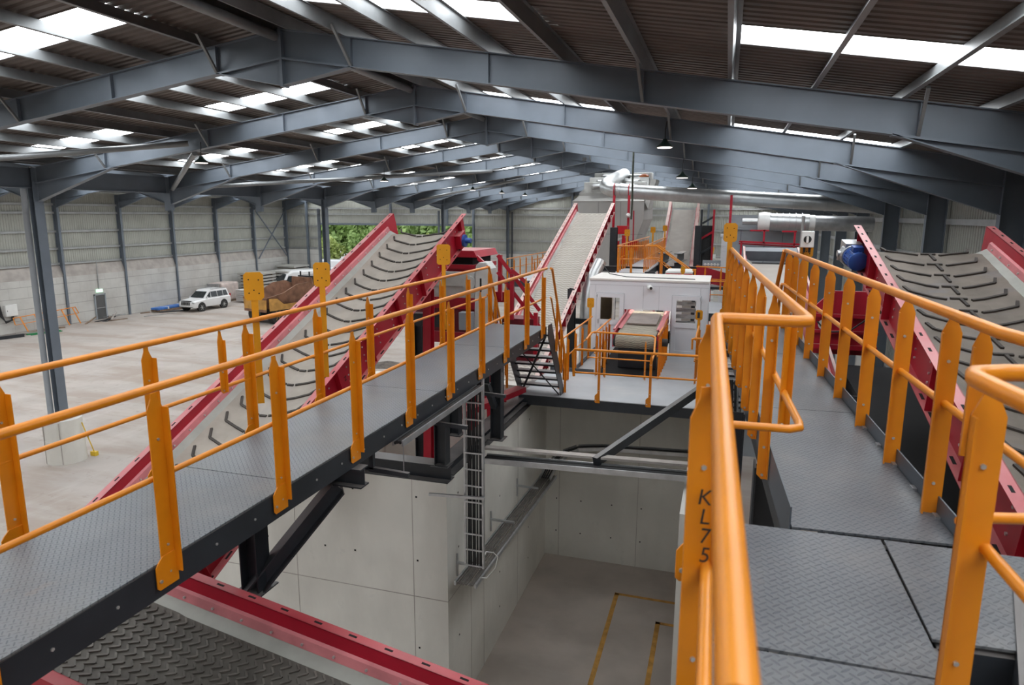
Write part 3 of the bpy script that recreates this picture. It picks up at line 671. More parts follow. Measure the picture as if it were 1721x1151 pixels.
# vertical cable ladder dropping beside the dividing wall
t = tray('cable_ladder', 'galvanised vertical cable ladder hanging by the bay corner with thick black cables', [(-3.56, 9.52, 6.44), (-3.56, 9.52, 3.32)], .30, .06, up=(0, -1, 0), cables=6, bars=.27, th=.03, front=1)
t = tray('wall_tray', 'wide dusty cable tray running along the inside of the dividing wall', [(-3.80, 9.7, 2.86), (-3.80, 12.5, 2.74), (-3.80, 15.4, 2.62)], .36, .07, cables=9, bars=.5, th=.035, cm=DCABLE)
tray('wall_tray', 'curved cable tray crossing in front of the shaded bay back wall', [(-3.78, 14.9, 2.75), (-3.72, 15.4, 2.95), (-3.5, 15.75, 3.12), (-3.2, 15.92, 3.22), (-2.6, 15.98, 3.28), (-.45, 15.98, 3.36)], .26, .09, cables=4, th=.03)
tray('cable_tray', 'cable filled tray spanning straight across the open bay', [(-3.85, 10.85, 4.66), (-.1, 10.95, 4.72)], .26, .09, cables=7, bars=.4, th=.03)
tag(MB().bar((-3.9, 11.02, 4.80), (-.1, 11.12, 4.86), .15, .04).build('tray_cover', DUSTCONC), 'dusty galvanised cover strip behind the tray that spans the bay', 'cover')
tag(MB().bar((-4.3, 9.44, 4.50), (-3.36, 9.44, 4.55), .04, .04).build('strut_rail', GALV), 'slotted galvanised strut rail crossing the vertical cable ladder', 'rail')
for y, lab in ((10.2, 'nearest'), (12.0, 'second'), (13.8, 'third')):
    t = thing('wall_bracket', 'galvanised bracket carrying the tray on the dividing wall, %s' % lab, 'bracket', (BX0, y, 3.0), group='tray brackets on the dividing wall')
    MB().bar((0, 0, -.05), (.5, 0, -.05), .04, .04).build('arm', GALV, t); MB().bar((.01, 0, -.3), (.01, 0, .12), .04, .02, up=(0, 1, 0)).build('back_plate', GALV, t)
rod('loose_cable', 'pale loose cable looped at the foot of the vertical cable ladder', 'cable', [(-3.41, 9.52, 3.5), (-3.40, 9.62, 3.56), (-3.3, 9.7, 3.52), (-3.26, 9.8, 3.4), (-3.3, 9.8, 3.2), (-3.42, 9.7, 3.05), (-3.5, 9.6, 3.1)], .008, PLAST, 7)

# ---- right walkway and the landing the viewer stands on
RWZ = 7.32
PA, PB = Vector((.405, 3.575, 0)), Vector((1.185, 3.62, 0))     # near corners of the right walkway
dv = Vector((-.047, 1, 0)).normalized()
LR = 7.4
t = thing('walkway', 'right walkway of worn grey tread plate with toe plates', 'walkway', (PA.x, PA.y, RWZ), (0, 0, math.atan2(-dv.x, dv.y)))
wd = .79
ys = [0, 2.35, 4.8, LR]
for i in range(2): MB().box(.008, wd - .008, ys[i + 1] + .004, ys[i + 2] - .004, -.012, 0).build('deck_plate', DECK, t)
dk = MB().box(.008, wd - .008, ys[0] + .004, ys[1] - .004, -.012, 0).use(1)
for x in (-.004, wd - .004): MB().box(x, x + .008, .02, LR, -.14, .10).build('toe_plate', TOE, t)
for k in range(5): dk.box(wd - .03, wd - .006, .3 + .4 * k, .36 + .4 * k, 0, .012)
dk.build('deck_plate', [DECK, GALV], t)
for x, f in ((.0, 1), (wd, -1)): MB().chan((x, .1, -.16), (x, LR, -.16), .2, .07, flip=f).build('stringer', DARK, t)
t = thing('landing', 'near landing of blue-grey tread plate with dark seams', 'landing', (0, 0, RWZ))
for x0, x1, y0, y1 in ((-.02, .83, 2.47, 3.56), (-.02, .83, -.6, 2.46)):
    MB().prism([(x0, y0, -.014), (x1, y0, -.014), (x1 - (.008 if y0 > 2 else 0), y1, -.014), (x0, y1 - .02, -.014)], (0, 0, .012)).build('deck_plate', DECK, t)
MB().prism([(.84, 2.72, -.014), (1.5, 2.75, -.014), (1.5, 3.57, -.014), (.838, 3.565, -.014)], (0, 0, .012)).build('deck_plate', DECK, t)
for a, b in (((-.03, -.6, -.13), (-.03, 3.5, -.13)), ((.83, -.6, -.13), (.83, 3.5, -.13)), ((-.03, 3.52, -.13), (1.5, 3.56, -.13)), ((.84, 2.73, -.13), (1.5, 2.76, -.13))):
    MB().bar(a, b, .05, .2).build('edge_beam', DARK, t)
MB().box(.9, 1.7, 2.2, 2.68, -1.5, -.35).build('under_panel', DARK, t)
MB().prism([(1.03, 2.45, -.5), (1.27, 3.22, -.5), (1.8, 3.25, -.5), (1.8, 2.45, -.5)], (0, 0, .512)).build('end_box', DARK, t)
# rails
def RL(y): return .39 - .0425 * (y - 3.46)
def RR(y): return 1.13 - .044 * (y - 3.3)
ne = (.045, .75, 8.34)
h = handrail('handrail', 'thick amber handrail right below the viewer, running onto the left side of the right walkway',
    [ne, (-.02, 3.30, 8.42), (-.015, 3.36, 8.42), (.03, 3.375, 8.42), (.33, 3.375, 8.42), (.385, 3.40, 8.42), (.392, 3.47, 8.42), (RL(7.5) - .02, 7.5, 8.42), (RL(10.6) , 10.6, 8.42)],
    [[(.03, .6, 7.72), (.0, 2.25, 7.76), (-.015, 3.33, 7.9), (.03, 3.37, 7.90), (.34, 3.38, 7.90), (.39, 3.42, 7.90), (.395, 3.5, 7.90), (RL(10.6), 10.6, 7.90)]],
    [dict(x=RL(y) - .03, y=y, zt=8.41, zf=7.20, t=(1, .05, 0), n=(.05, -1, 0), w=.033, foot=False) for y in (4.55, 5.4, 6.2, 7.05, 7.9, 8.75, 9.6, 10.4)], r=.028)
post(h, -.045, 3.22, 8.41, 7.2, t=(1, .35, 0), n=(.35, -1, 0), w=.05)
post(h, -.03, 2.18, 8.37, 7.2, t=(1, .45, 0), n=(.45, -1, 0), w=.05, foot=False)
post(h, RL(4.1), 4.1, 8.40, 7.68, t=(.5, 1, 0), n=(1, -.5, 0), foot=False, w=.04, name='splice_plate')
for k_, ch_ in enumerate('KL75'): text(ch_, .075, (-.015 + .003 * k_, 2.150, 8.01 - .066 * k_), (R(90), R(8), R(22)), TEXTM, h, 'ink_lettering', .0005)
handrail('handrail', 'amber handrail along the right side of the right walkway',
    [(1.30, 3.06, 8.40), (1.17, 3.1, 8.42), (RR(3.3), 3.3, 8.42), (RR(10.4), 10.4, 8.42)],
    [[(1.2, 3.0, 7.93), (RR(10.4) , 10.4, 7.95)]],
    [dict(x=RR(y) + .045, y=y, zt=8.41, zf=7.27, t=(-1, .1, 0), n=(-.1, -1, 0), w=.046, foot=False) for y in (4.0, 4.78, 5.6, 6.45, 7.3, 8.2, 9.05, 9.75, 10.35)] + [dict(x=1.16, y=3.6, zt=8.41, zf=7.78, t=(-1, .1, 0), n=(-.1, -1, 0), foot=False, w=.04, name='splice_plate')])
handrail('stair_rail', 'amber stair rail dropping away at the far end of the right walkway', [(RR(10.4) - .02, 10.4, 8.42), (RR(11.3) - .03, 11.25, 7.5)], [[(RR(10.4) - .02, 10.4, 7.95), (RR(11.0), 10.95, 7.3)]],
    [dict(x=RR(10.9), y=10.85, zt=7.9, zf=6.9, foot=False, w=.04)])
handrail('handrail', 'amber corner handrail at the right edge of the landing',
    [(1.9, 2.62, 8.42), (1.2, 2.53, 8.42), (.86, 2.45, 8.42), (.765, 2.40, 8.42), (.745, 2.33, 8.42), (.76, 2.2, 8.42), (.83, 1.7, 8.42)],
    [[(1.9, 2.75, 7.87), (1.1, 2.66, 7.87), (.87, 2.6, 7.87), (.825, 2.55, 7.87)], [(.835, 2.45, 7.87), (.9, 1.5, 7.85)]],
    [dict(x=.80, y=2.36, zt=8.40, zf=7.24, t=(-1, -.1, 0), n=(.1, -1, 0), w=.05, foot=False)])
# platform columns under the right side
column('dark column under the near end of the right walkway, left of the bright gap', .40, 5.2, 0, RWZ - .25, .2)
column('slim dark column beneath the left edge of the right walkway', .2, 6.6, 0, RWZ - .25, .14)
column('dark column below the right walkway in the shadow under the red conveyor', 1.45, 8.3, 0, 6.9, .22)
for a, b, lab in (((1.5, 5.5, 6.4), (1.6, 8.2, 4.6), 'upper'), ((1.6, 6.3, 5.0), (1.7, 8.2, 4.9), 'middle'), ((1.5, 5.6, 4.2), (1.6, 8.2, 4.8), 'lower')):
    beam('shadow_brace', 'dark brace in the gap beneath the red conveyor, %s' % lab, a, b, .09, .09, i=False)
tray('cable_tray', 'vertical bent cable tray left of the near column under the right walkway', [(-.1, 7.2, 5.45), (.12, 7.3, 5.5), (.2, 7.6, 5.8), (.16, 8.6, 6.9)], .16, .06, cables=4)
tray('cable_tray', 'dusty cable tray crossing in the dark under the red conveyor', [(1.2, 4.9, 6.3), (2.6, 5.0, 6.3)], .25, .06, cables=4)
tag(MB().bar((-.12, 14.2, 5.55), (-1.9, 10.95, 4.78), .1, .16).build('tray_prop', DARK), 'dark diagonal steel strut rising from the bay tray to the platform', 'strut')

# ---- sign and control stands bolted to the rails
def stand(label, x, y, z0, zp, pw=.13, ph=.27, t=(0, 1, 0), n=(1, 0, 0), wst=.035):
    th = thing('mounting_stand', label, 'stand', (x, y, z0), group='amber mounting stands')
    t = Vector(t).normalized(); n = Vector(n).normalized(); Z = Vector((0, 0, 1))
    P = lambda a, z, d=0: t * a + n * d + Z * (z - z0)
    MB().prism([P(-wst, z0), P(wst, z0), P(wst, zp), P(-wst, zp)], n * .008).prism([P(wst, z0), P(wst - .008, z0), P(wst - .008, zp), P(wst, zp)], n * -.04).build('stem', YELLOW, th)
    c = .03; a, b = pw / 1.0, ph
    pl = [(-a, zp - b / 2 + c), (-a + c, zp - b / 2), (a - c, zp - b / 2), (a, zp - b / 2 + c), (a, zp + b / 2 - c), (a - c, zp + b / 2), (-a + c, zp + b / 2), (-a, zp + b / 2 - c)]
    mb = MB().prism([P(u, v, .009) for u, v in pl], n * .006).use(1)
    for u, v in ((-.5, .6), (.5, .55), (-.5, -.6), (.5, -.65), (0, -.35)): mb.tube([P(u * a, zp + v * b * .4, .012), P(u * a, zp + v * b * .4, .017)], .008, 6)
    mb.build('mounting_plate', [YELLOW, HOLE], th)
    return th
FN = (math.sin(R(25)) , -math.cos(R(25)), 0)    # plates face back along the walkway towards the viewer
def fn(x, y):
    v = Vector((-x, -y, 0)).normalized(); return v
for x, y, zp, z0, pw, ph, lab in ((LWX0 - .16, 6.12, 8.14, 6.85, .10, .30, 'amber mounting stand with blank plate, nearest on the left walkway'),
                             (LWX0 - .16, 7.42, 8.16, 6.85, .10, .30, 'amber mounting stand with blank plate, second on the left walkway'),
                             (LWX0 - .16, 11.3, 8.2, 6.85, .12, .36, 'amber mounting stand with blank plate, farthest on the left walkway'),
                             (RL(10.6) - .03, 10.55, 8.66, 7.2, .095, .27, 'amber mounting stand with blank plate at the far end of the right walkway')):
    n = fn(x, y); stand(lab, x, y, z0, zp, pw, ph, t=(-n.y, n.x, 0), n=n)
x, y = RR(9.2) + .09, 9.2; n = fn(x, y)
th = stand('amber mounting stand carrying a switch box on the right rail', x, y, 7.3, 8.5, .075, .22, t=(-n.y, n.x, 0), n=n)
sw = thing('isolator_switch', 'pale grey isolator switch with black rotary knob on an amber stand', 'switch', (x + n.x * .06, y + n.y * .06, 8.62), (0, 0, math.atan2(n.y, n.x) + R(90)))
MB().box(-.075, .075, -.05, .04, -.10, .10).build('housing', PLAST, sw, bevel=.012)
kb = MB().lathe((0, 0, .0), [(.045, -.051), (.042, -.062)], 20, 'y').build('knob_ring', BLACK, sw)
MB().box(-.013, .013, -.085, -.055, -.04, .04).build('handle', PLAST, kb)
MB().tube([(-.03, 0, -.10), (-.03, 0, -.16)], .014, 8).tube([(.03, 0, -.10), (.03, 0, -.16)], .014, 8).build('cable_gland', BLACK, sw)
# ------------------------------------------------------------------ belt conveyors
def trough(W, edge, low, flat):
    # cross-section of the belt surface: list of (x, z)
    return [(-W, edge), (-flat, low), (flat, low), (W, edge)]
def zt_at(sec, x):
    for (a, za), (b, zb) in zip(sec, sec[1:]):
        if a <= x <= b: return za + (zb - za) * (x - a) / (b - a)
    return sec[0][1]
def conveyor(label, head, yaw, pitch, L, W, h, belt_m, kind, fl=.10, rib=1.1, over=.42, slots=True, drum=True, red=None, low=-.345, name='belt_conveyor'):
    RED = red or globals()['RED']
    t = thing(name, label, 'conveyor', head, (pitch, 0, yaw))
    hw = W / 2
    for sg, side in ((-1, 'left'), (1, 'right')):
        x = sg * hw
        mb = MB().box(min(x, x + sg * .008), max(x, x + sg * .008), -L, 0, -h, 0)
        mb.box(min(x, x + sg * fl), max(x, x + sg * fl), -L, 0, -.008, 0)
        mb.box(min(x, x + sg * fl), max(x, x + sg * fl), -L, 0, -h, -h + .008)
        pm = mb; y = -.35; stf = []
        while y > -L:
            stf.append(MB().box(min(x + sg * .008, x + sg * fl * .92), max(x + sg * .008, x + sg * fl * .92), y - .005, y + .005, -h + .008, -.008))
            y -= rib
        if slots:
            mb = pm.use(1); y = -.12
            while y > -L + .2:
                xc = x + sg * fl * .55
                mb.box(xc - .012, xc + .012, y - .05, y + .03, -.0082, .0012); mb.box(xc - .014, xc + .014, y - .10, y + .02, -h + .0078, -h + .0095)
                y -= .36
        mb = pm.use(2); y = -.55
        while y > -L + .2:
            for dz in (.3, .55, .75): mb.tube([(x + sg * .007, y, -h * dz), (x + sg * .02, y, -h * dz)], .014, 6)
            y -= rib / 2
        sp = pm.build('side_plate', [RED, HOLE, BOLT], t)
        for q_ in stf: q_.build('stiffener', RED, sp)
        # bolted clamp strip and rubber skirt inside
        xi = x - sg * .004
        mb = MB().prism([(xi, -over, -.13), (xi - sg * .03, -over, -.145), (xi - sg * .05, -over, -.25), (xi - sg * .042, -over, -.25)], (0, -L + over, 0))
        mb.use(1); y = -over - .2
        while y > -L: mb.tube([(xi - sg * .038, y, -.19), (xi - sg * .054, y, -.187)], .013, 6); y -= .33
        mb.build('clamp_strip', [PINK, BOLT], t)
        mb = MB().prism([(xi - sg * .044, -over, -.23), (xi - sg * .052, -over, -.23), (xi - sg * .20, -over, -.315), (xi - sg * .195, -over, -.325)], (0, -L + over, 0))
        mb.build('rubber_skirt', RUBBER, t)
    bw = hw - .06
    def section(y):
        if kind == 'flat': return trough(bw, -.30, -.31, bw * .5)
        k = min(1, max(0, (-y - over - .12) / 1.5)); return trough(bw, -.27, -.275 + (low + .275) * k, bw * .36)
    sec = section(-over); n = len(sec); mb = MB()
    rows = [-L] + [-over - .12 - q for q in (1.5, 1.1, .7, .35, 0)]
    vs = [(x, y, z) for y in rows for x, z in section(y)]
    # wrap over the head drum
    dr = .19
    for a in (20, 45, 70, 90, 120, 150, 180):
        A = R(a); vs += [(x, -over - .12 + dr * math.sin(A) + .0, z - dr + dr * math.cos(A)) for x, z in sec]
    k = len(vs) // n
    mb.add(vs, [(i * n + q, i * n + q + 1, (i + 1) * n + q + 1, (i + 1) * n + q) for i in range(k - 1) for q in range(n - 1)])
    mb.box(-bw, bw, -L, -over, -.62, -.60)
    mb.use(1)
    def cl(p, q, wd=.035, ht=.022):
        (xa, ya), (xb, yb) = p, q; za = zt_at(section(ya), xa) + ht / 2; zb = zt_at(section(yb), xb) + ht / 2
        mb.bar((xa, ya, za), (xb, yb, zb), wd, ht)
    if kind in ('chevron', 'tee'):
        pt = .376 if kind == 'chevron' else .397; y = -over - .1 - .08
        while y > -L:
            if kind == 'chevron':
                cl((-.055, y), (.055, y))
                for s_ in (-1, 1):
                    cl((s_ * .085, y + .01), (s_ * bw * .36, y + .085)); cl((s_ * bw * .36, y + .085), (s_ * bw * .64, y + .16)); cl((s_ * bw * .64, y + .16), (s_ * bw * .76, y + .33))
            else:
                cl((-.09, y), (.09, y), .034); cl((0.02, y - .02), (0.04, y - .24), .034)
                for s_ in (-1, 1):
                    cl((s_ * .13, y - .04), (s_ * bw * .36, y + .02), .034); cl((s_ * bw * .36, y + .02), (s_ * bw * .68, y + .10), .034); cl((s_ * bw * .68, y + .10), (s_ * bw * .74, y + .25), .034)
            y -= pt
    if kind == 'ribbed':
        pt = .088; cols = 9; cw = bw * 2 / cols; y = -over; row = 0
        while y > -L:
            for c in range(cols):
                xc = -bw * .84 + cw * .84 * (c + .5)
                cl((xc - cw * .40, y + .0), (xc, y - .062), .018, .015); cl((xc, y - .062), (xc + cw * .33, y - .012), .018, .015)
            y -= pt; row += 1
    b = mb.build('belt', [belt_m, CLEAT if kind != 'ribbed' else CLEATN], t)
    if drum:
        MB().cyl((-hw + .02, -over - .12, -.275 - dr), (hw - .02, -over - .12, -.275 - dr), dr - .02, 20).build('head_drum', BLACK, t, smooth=True)
    return t
# big chevron conveyor on the left
cL = conveyor('long dusty chevron conveyor with crimson sides climbing left of the walkway', (-6.315, 14.05, 8.92), 0, R(23.3), 13.2, 1.63, .60, BELT, 'chevron', over=.42)
# its gearbox and end bearing
for x in (.86,):
    b = MB().box(.82, .95, -.62, -.30, -.55, -.25).build('bearing_plate', RED, cL)
    MB().lathe((.9, -.46, -.42), [(.13, 0), (.13, .10), (.06, .10), (.055, .22)], 18, 'x').build('gearbox', BLUE, cL, smooth=True)
text('N', .13, (.83, -6.3, -.38), (R(90), R(0), R(90)), TEXTM, cL, 'ink_lettering', .001)
text('Z', .11, (.83, -5.6, -.33), (R(90), R(0), R(90)), TEXTM, cL, 'ink_lettering', .001)
# lower ribbed belt below the left walkway
cN = conveyor('dark fine ribbed conveyor with red sides passing beneath the left walkway', (-6.3, 4.14, 5.745), R(88.5), R(8.9), 7.4, 1.40, .45, BELTN, 'ribbed', rib=.9, red=REDN)
# right chevron conveyor
cR = conveyor('wide scuffed chevron conveyor with crimson sides right of the right walkway', (2.70, 11.32, 8.77), 0, R(13.9), 10.5, 1.60, .48, BELTR, 'tee', over=.35)
text('E', .14, (-.83, -7.6, -.30), (R(90), R(70), R(-90)), TEXTM, cR, 'ink_lettering', .001)
text('A', .12, (-.83, -6.25, -.30), (R(90), R(70), R(-90)), TEXTM, cR, 'ink_lettering', .001)
pb = MB(); rr_ = random.Random(5)
pts_ = [[(.11 * (i - 2.5) + rr_.uniform(-.03, .03), .07 * (j - 2.5) + rr_.uniform(-.02, .02), rr_.uniform(0, .10)) for j in range(6)] for i in range(6)]
pb.add([p for r_ in pts_ for p in r_], [(i * 6 + j, i * 6 + j + 1, (i + 1) * 6 + j + 1, (i + 1) * 6 + j) for i in range(5) for j in range(5)])
po = tag(pb.build('plastic_wrap', mat('crumpled_clear_wrap', (.62, .63, .65), .15, 0, .2, 9)), 'crumpled clear plastic wrap lying low on the right chevron conveyor belt', 'wrapping')
po.location = (2.12, 4.72, 6.80); po.rotation_euler = (R(13.9), 0, 0); po.scale = (.45, .6, .6)
mt = thing('drive_motor', 'blue electric motor with grey gearbox on the side of the right chevron conveyor', 'motor', (1.765, 10.8, 8.33), (R(13.9), 0, R(8)))
mt.scale = (.8, .8, .8)
MB().lathe((0, -.26, -.02), [(.13, 0), (.165, .02), (.17, .06), (.155, .07), (.155, .30), (.17, .31), (.17, .36)], 24, 'y').build('motor_body', BLUE, mt, smooth=True)
mb = MB()
for k in range(20):
    a = k * math.pi / 10; mb.bar((.16 * math.cos(a), -.18, -.02 + .16 * math.sin(a)), (.16 * math.cos(a), .04, -.02 + .16 * math.sin(a)), .008, .03, up=(math.cos(a), 0, math.sin(a)))
mb.build('cooling_fins', BLUE, mt)
MB().box(-.09, .09, -.16, .0, .13, .22).build('terminal_box', BLUE, mt, bevel=.01)
MB().lathe((0, .10, -.02), [(.19, 0), (.21, .04), (.21, .16), (.15, .22)], 18, 'y').box(-.14, .14, .12, .42, -.16, .20).build('gearbox', GALV, mt, smooth=False)
MB().tube([(-.16, .2, .0), (-.24, .2, .0)], .06, 12).tube([(-.2, .2, .03), (-.2, .2, -.12)], .035, 8).build('torque_arm', GALV, mt, smooth=True)
# central conveyor towards the dust unit
cC = conveyor('pale fine ribbed conveyor rising to the dust unit in the middle of the hall', (-5.60, 30.2, 9.42), 0, R(21.5), 14.2, 1.5, .42, BELTC, 'plain', rib=.8, fl=.14, red=REDD, low=-.31)
cF = conveyor('distant grey conveyor with pink dusted sides left of the small far door', (-2.38, 41.0, 9.70), 0, R(31.5), 11.0, 1.42, .42, BELTF, 'plain', rib=1.2, fl=.15, slots=False, red=REDD, low=-.33)
cB = conveyor('flat grey conveyor beyond the end of the right walkway', (1.14, 19.4, 8.1), 0, R(12), 8.4, 1.28, .35, BELTF, 'flat', rib=1.2, fl=.05, slots=False, red=REDD)
MB().box(-.64, .64, -.42, -.02, -.28, -.02).build('head_hood', TOE, cB)
mb = MB().cyl((-.86, -.5, -.35), (-.66, -.5, -.35), .13, 14).build('drive_motor', BLUE, cB, smooth=True)
# legs of the conveyors
def prop(label, x, y, zt, lean=0, s=.2, m_=None):
    t = thing('conveyor_prop', label, 'prop', (x, y, 0), group='conveyor props')
    MB().ibeam((0, 0, 0), (lean, 0, zt), s, s * .8, up=(0, 1, 0)).build('leg', m_ or RED, t)
    MB().box(-s * .8, s * .8, -s * .8, s * .8, 0, .02).build('foot_plate', m_ or RED, t)
prop('crimson prop under the left chevron conveyor, rear right', -5.65, 12.3, 7.45, .12)
prop('crimson prop under the left chevron conveyor, rear left', -7.0, 12.3, 7.4, -.1)
prop('dark prop under the central conveyor beside the cabin', -4.9, 22.7, 6.45, 0, .3, DARK)
prop('dark prop under the central conveyor below its upper end', -4.45, 28.6, 8.4, 0, .34, DARK)
prop('dark prop right of the distant grey conveyor', -1.38, 36.0, 8.4, 0, .34, DARK)
for (x0, y0, z0, lab) in ((-4.9, 26.0, 6.9, 'upper'), (-4.55, 22.95, 5.3, 'lower')):
    beam('tie_beam', 'dark horizontal tie beam beside the central conveyor, %s' % lab, (x0 - .6, y0, z0), (x0 + 2.2, y0, z0), .2, .14)

# ------------------------------------------------------------------ cabin platform
t = thing('platform', 'grey painted platform in front of the white picking cabin', 'platform', (0, 0, PZ))
for nm, x0, x1, y0, y1 in (('deck', -4.25, .0, 14.42, 17.0), ('arm', -3.55, -3.02, 17.0, 19.96), ('arm', -1.42, .0, 17.0, 19.96)):
    MB().box(x0, x1, y0, y1, -.02, 0).build('deck_plate', SMOOTHDECK, t)
MB().chan((-4.3, 14.4, -.12), (.0, 14.4, -.12), .22, .08, flip=-1).build('edge_channel', DARK, t)
for x in (-3.58, -2.99, -1.45): MB().bar((x, 14.5, -.12), (x, 19.96, -.12), .06, .2).build('joist', DARK, t)
MB().box(-3.58, -3.55, 17.0, 19.9, -.02, .12).build('kick_plate', TOE, t)
MB().box(-4.2, -3.05, 16.96, 16.985, 0, .10).build('kick_plate', TOE, t)
PR = 6.02
handrail('handrail', 'amber handrail along the front edge of the cabin platform', [(-3.02, 14.36, PR - .6), (-3.05, 14.36, PR - .08), (-3.0, 14.36, PR), (.15, 14.36, PR + .02)], [[(-3.04, 14.36, 5.56), (-2.98, 14.36, 5.51), (.1, 14.36, 5.53)]],
         [dict(x=x, y=14.36, zt=PR - .01, zf=4.92, t=(1, 0, 0), n=(0, -1, 0), w=.028) for x in (-2.46, -1.36, -.26)], r=.03, rm=.021)
handrail('handrail', 'amber looped guard in front of the small cabin conveyor', [(-3.06, 15.9, PR - .05), (-3.06, 16.55, PR), (-3.0, 16.62, PR + .02), (-1.58, 16.62, PR), (-1.50, 16.58, PR - .03), (-1.47, 16.2, PR - .35), (-1.5, 15.7, 5.5)], [[(-3.06, 16.1, 5.5), (-1.5, 16.2, 5.48)]],
         [dict(x=-2.72, y=16.62, zt=PR - .15, zf=PZ, t=(1, 0, 0), n=(0, -1, 0), w=.03, foot=False), dict(x=-1.72, y=16.62, zt=PR - .15, zf=PZ, t=(1, 0, 0), n=(0, -1, 0), w=.022, foot=False)], r=.024, rm=.016)
def siderail(label, x, ya, yb, k, za=PR):
    handrail('handrail', label, [(x, ya, za), (x, yb, za)], [[(x, ya, za - .52), (x, yb, za - .52)]],
             [dict(x=x + .01, y=ya + (yb - ya) * (i + .3) / k, zt=za - .01, zf=PZ - .02, t=(0, 1, 0), n=(1, 0, 0), w=.06, foot=False) for i in range(k)], r=.022, rm=.016)
siderail('amber side rail at the left edge of the left platform arm', -3.56, 14.9, 19.3, 5)
siderail('amber side rail between the left platform arm and the cabin conveyor', -2.98, 16.6, 19.0, 5)
siderail('amber side rail between the cabin conveyor and the right platform arm', -1.44, 16.7, 19.4, 7)
siderail('amber side rail at the right edge of the right platform arm', -.55, 16.4, 19.0, 4)
handrail('handrail', 'low amber loop rail by the right cabin door', [(-.62, 16.5, PR - .25), (-.62, 16.45, PR), (-.55, 16.42, PR + .03), (.1, 16.42, PR + .03)], [[(-.55, 16.42, 5.55), (.1, 16.42, 5.55)]],
         [dict(x=-.36, y=16.42, zt=PR, zf=PZ, t=(1, 0, 0), n=(0, -1, 0), w=.02, foot=False)], r=.024, rm=.016)
for x, y, lab in ((-3.62, 19.35, 'small amber mounting stand with blank plate left of the cabin'),):
    n = fn(x, y); stand(lab, x, y, PZ, 6.42, .10, .28, t=(-n.y, n.x, 0), n=n)
x, y = -.56, 18.5; n = fn(x, y); stand('small amber mounting stand with a push button before the right cabin door', x, y, PZ, 6.32, .09, .26, t=(-n.y, n.x, 0), n=n)
tag(MB().box(-.60, -.54, 18.42, 18.46, 6.25, 6.40).build('push_button', BLACK), 'black push button box on the amber stand by the right cabin door', 'button')
# ---- cabin
CX0, CX1, CYF, CYB, CZ = -3.78, -.38, 20.0, 21.9, 7.02
t = thing('picking_cabin', 'white panelled picking cabin with two half glazed doors', 'cabin', (0, 0, 0))
OX0, OX1, OZ = -2.74, -1.40, 6.19
D1, D2 = (-3.56, -2.76), (-1.37, -.58)
mb = MB()   # front shell around the two door openings and the belt opening
DZT = 6.64
for x0, x1, z0, z1 in ((CX0, D1[0], PZ, CZ), (D1[1], OX0, PZ, CZ), (OX1, D2[0], PZ, CZ), (D2[1], CX1, PZ, CZ), (D1[0], D1[1], DZT, CZ), (OX0, OX1, OZ, CZ), (D2[0], D2[1], DZT, CZ)): mb.box(x0, x1, CYF, CYF + .06, z0, z1)
mb.build('front_wall', WHITE, t)
mb = MB()
for x in (-3.6, -2.2, -1.75, -.6):
    mb.box(x - .004, x + .004, CYF - .002, CYF, DZT + .02 if x not in (-2.2, -1.75) else OZ, CZ - .14)
mb.box(CX0, CX1, CYF - .002, CYF, CZ - .14, CZ - .132); mb.build('panel_joint', mat('grey_joint', (.40, .40, .42), .6), t)
MB().box(CX0, CX0 + .06, CYF + .06, CYB, PZ, CZ).build('side_wall', WHITE, t); MB().box(CX1 - .06, CX1, CYF + .06, CYB, PZ, CZ).build('side_wall', WHITE, t)
mb = MB()
for x0, x1, z0, z1 in ((CX0, -3.3, PZ, CZ), (-2.9, -2.4, PZ, CZ), (-1.6, -1.2, PZ, CZ), (-.8, CX1, PZ, CZ), (-3.3, CX1, 6.6, CZ), (-3.3, CX1, PZ, 5.3)): mb.box(x0, x1, CYB - .06, CYB, z0, z1)
mb.build('rear_wall', WHITE, t)
MB().prism([(CX0 - .02, CYF - .03, CZ), (CX1 + .02, CYF - .03, CZ), (CX1 + .02, CYB, CZ + .02), (CX0 + .02, CYB, CZ + .02)], (0, 0, .05)).build('roof', ROOFW, t)
MB().box(CX0, CX1, CYF + .06, CYB, PZ - .02, PZ).build('cabin_floor', SMOOTHDECK, t)
MB().box(-2.6, -1.6, 20.8, 20.95, 6.9, 6.96).build('fill_light', emit('cabin_fill_light', (1, .96, .88), 45.0), t)  # unseen lamp added to brighten the cabin interior behind the glass
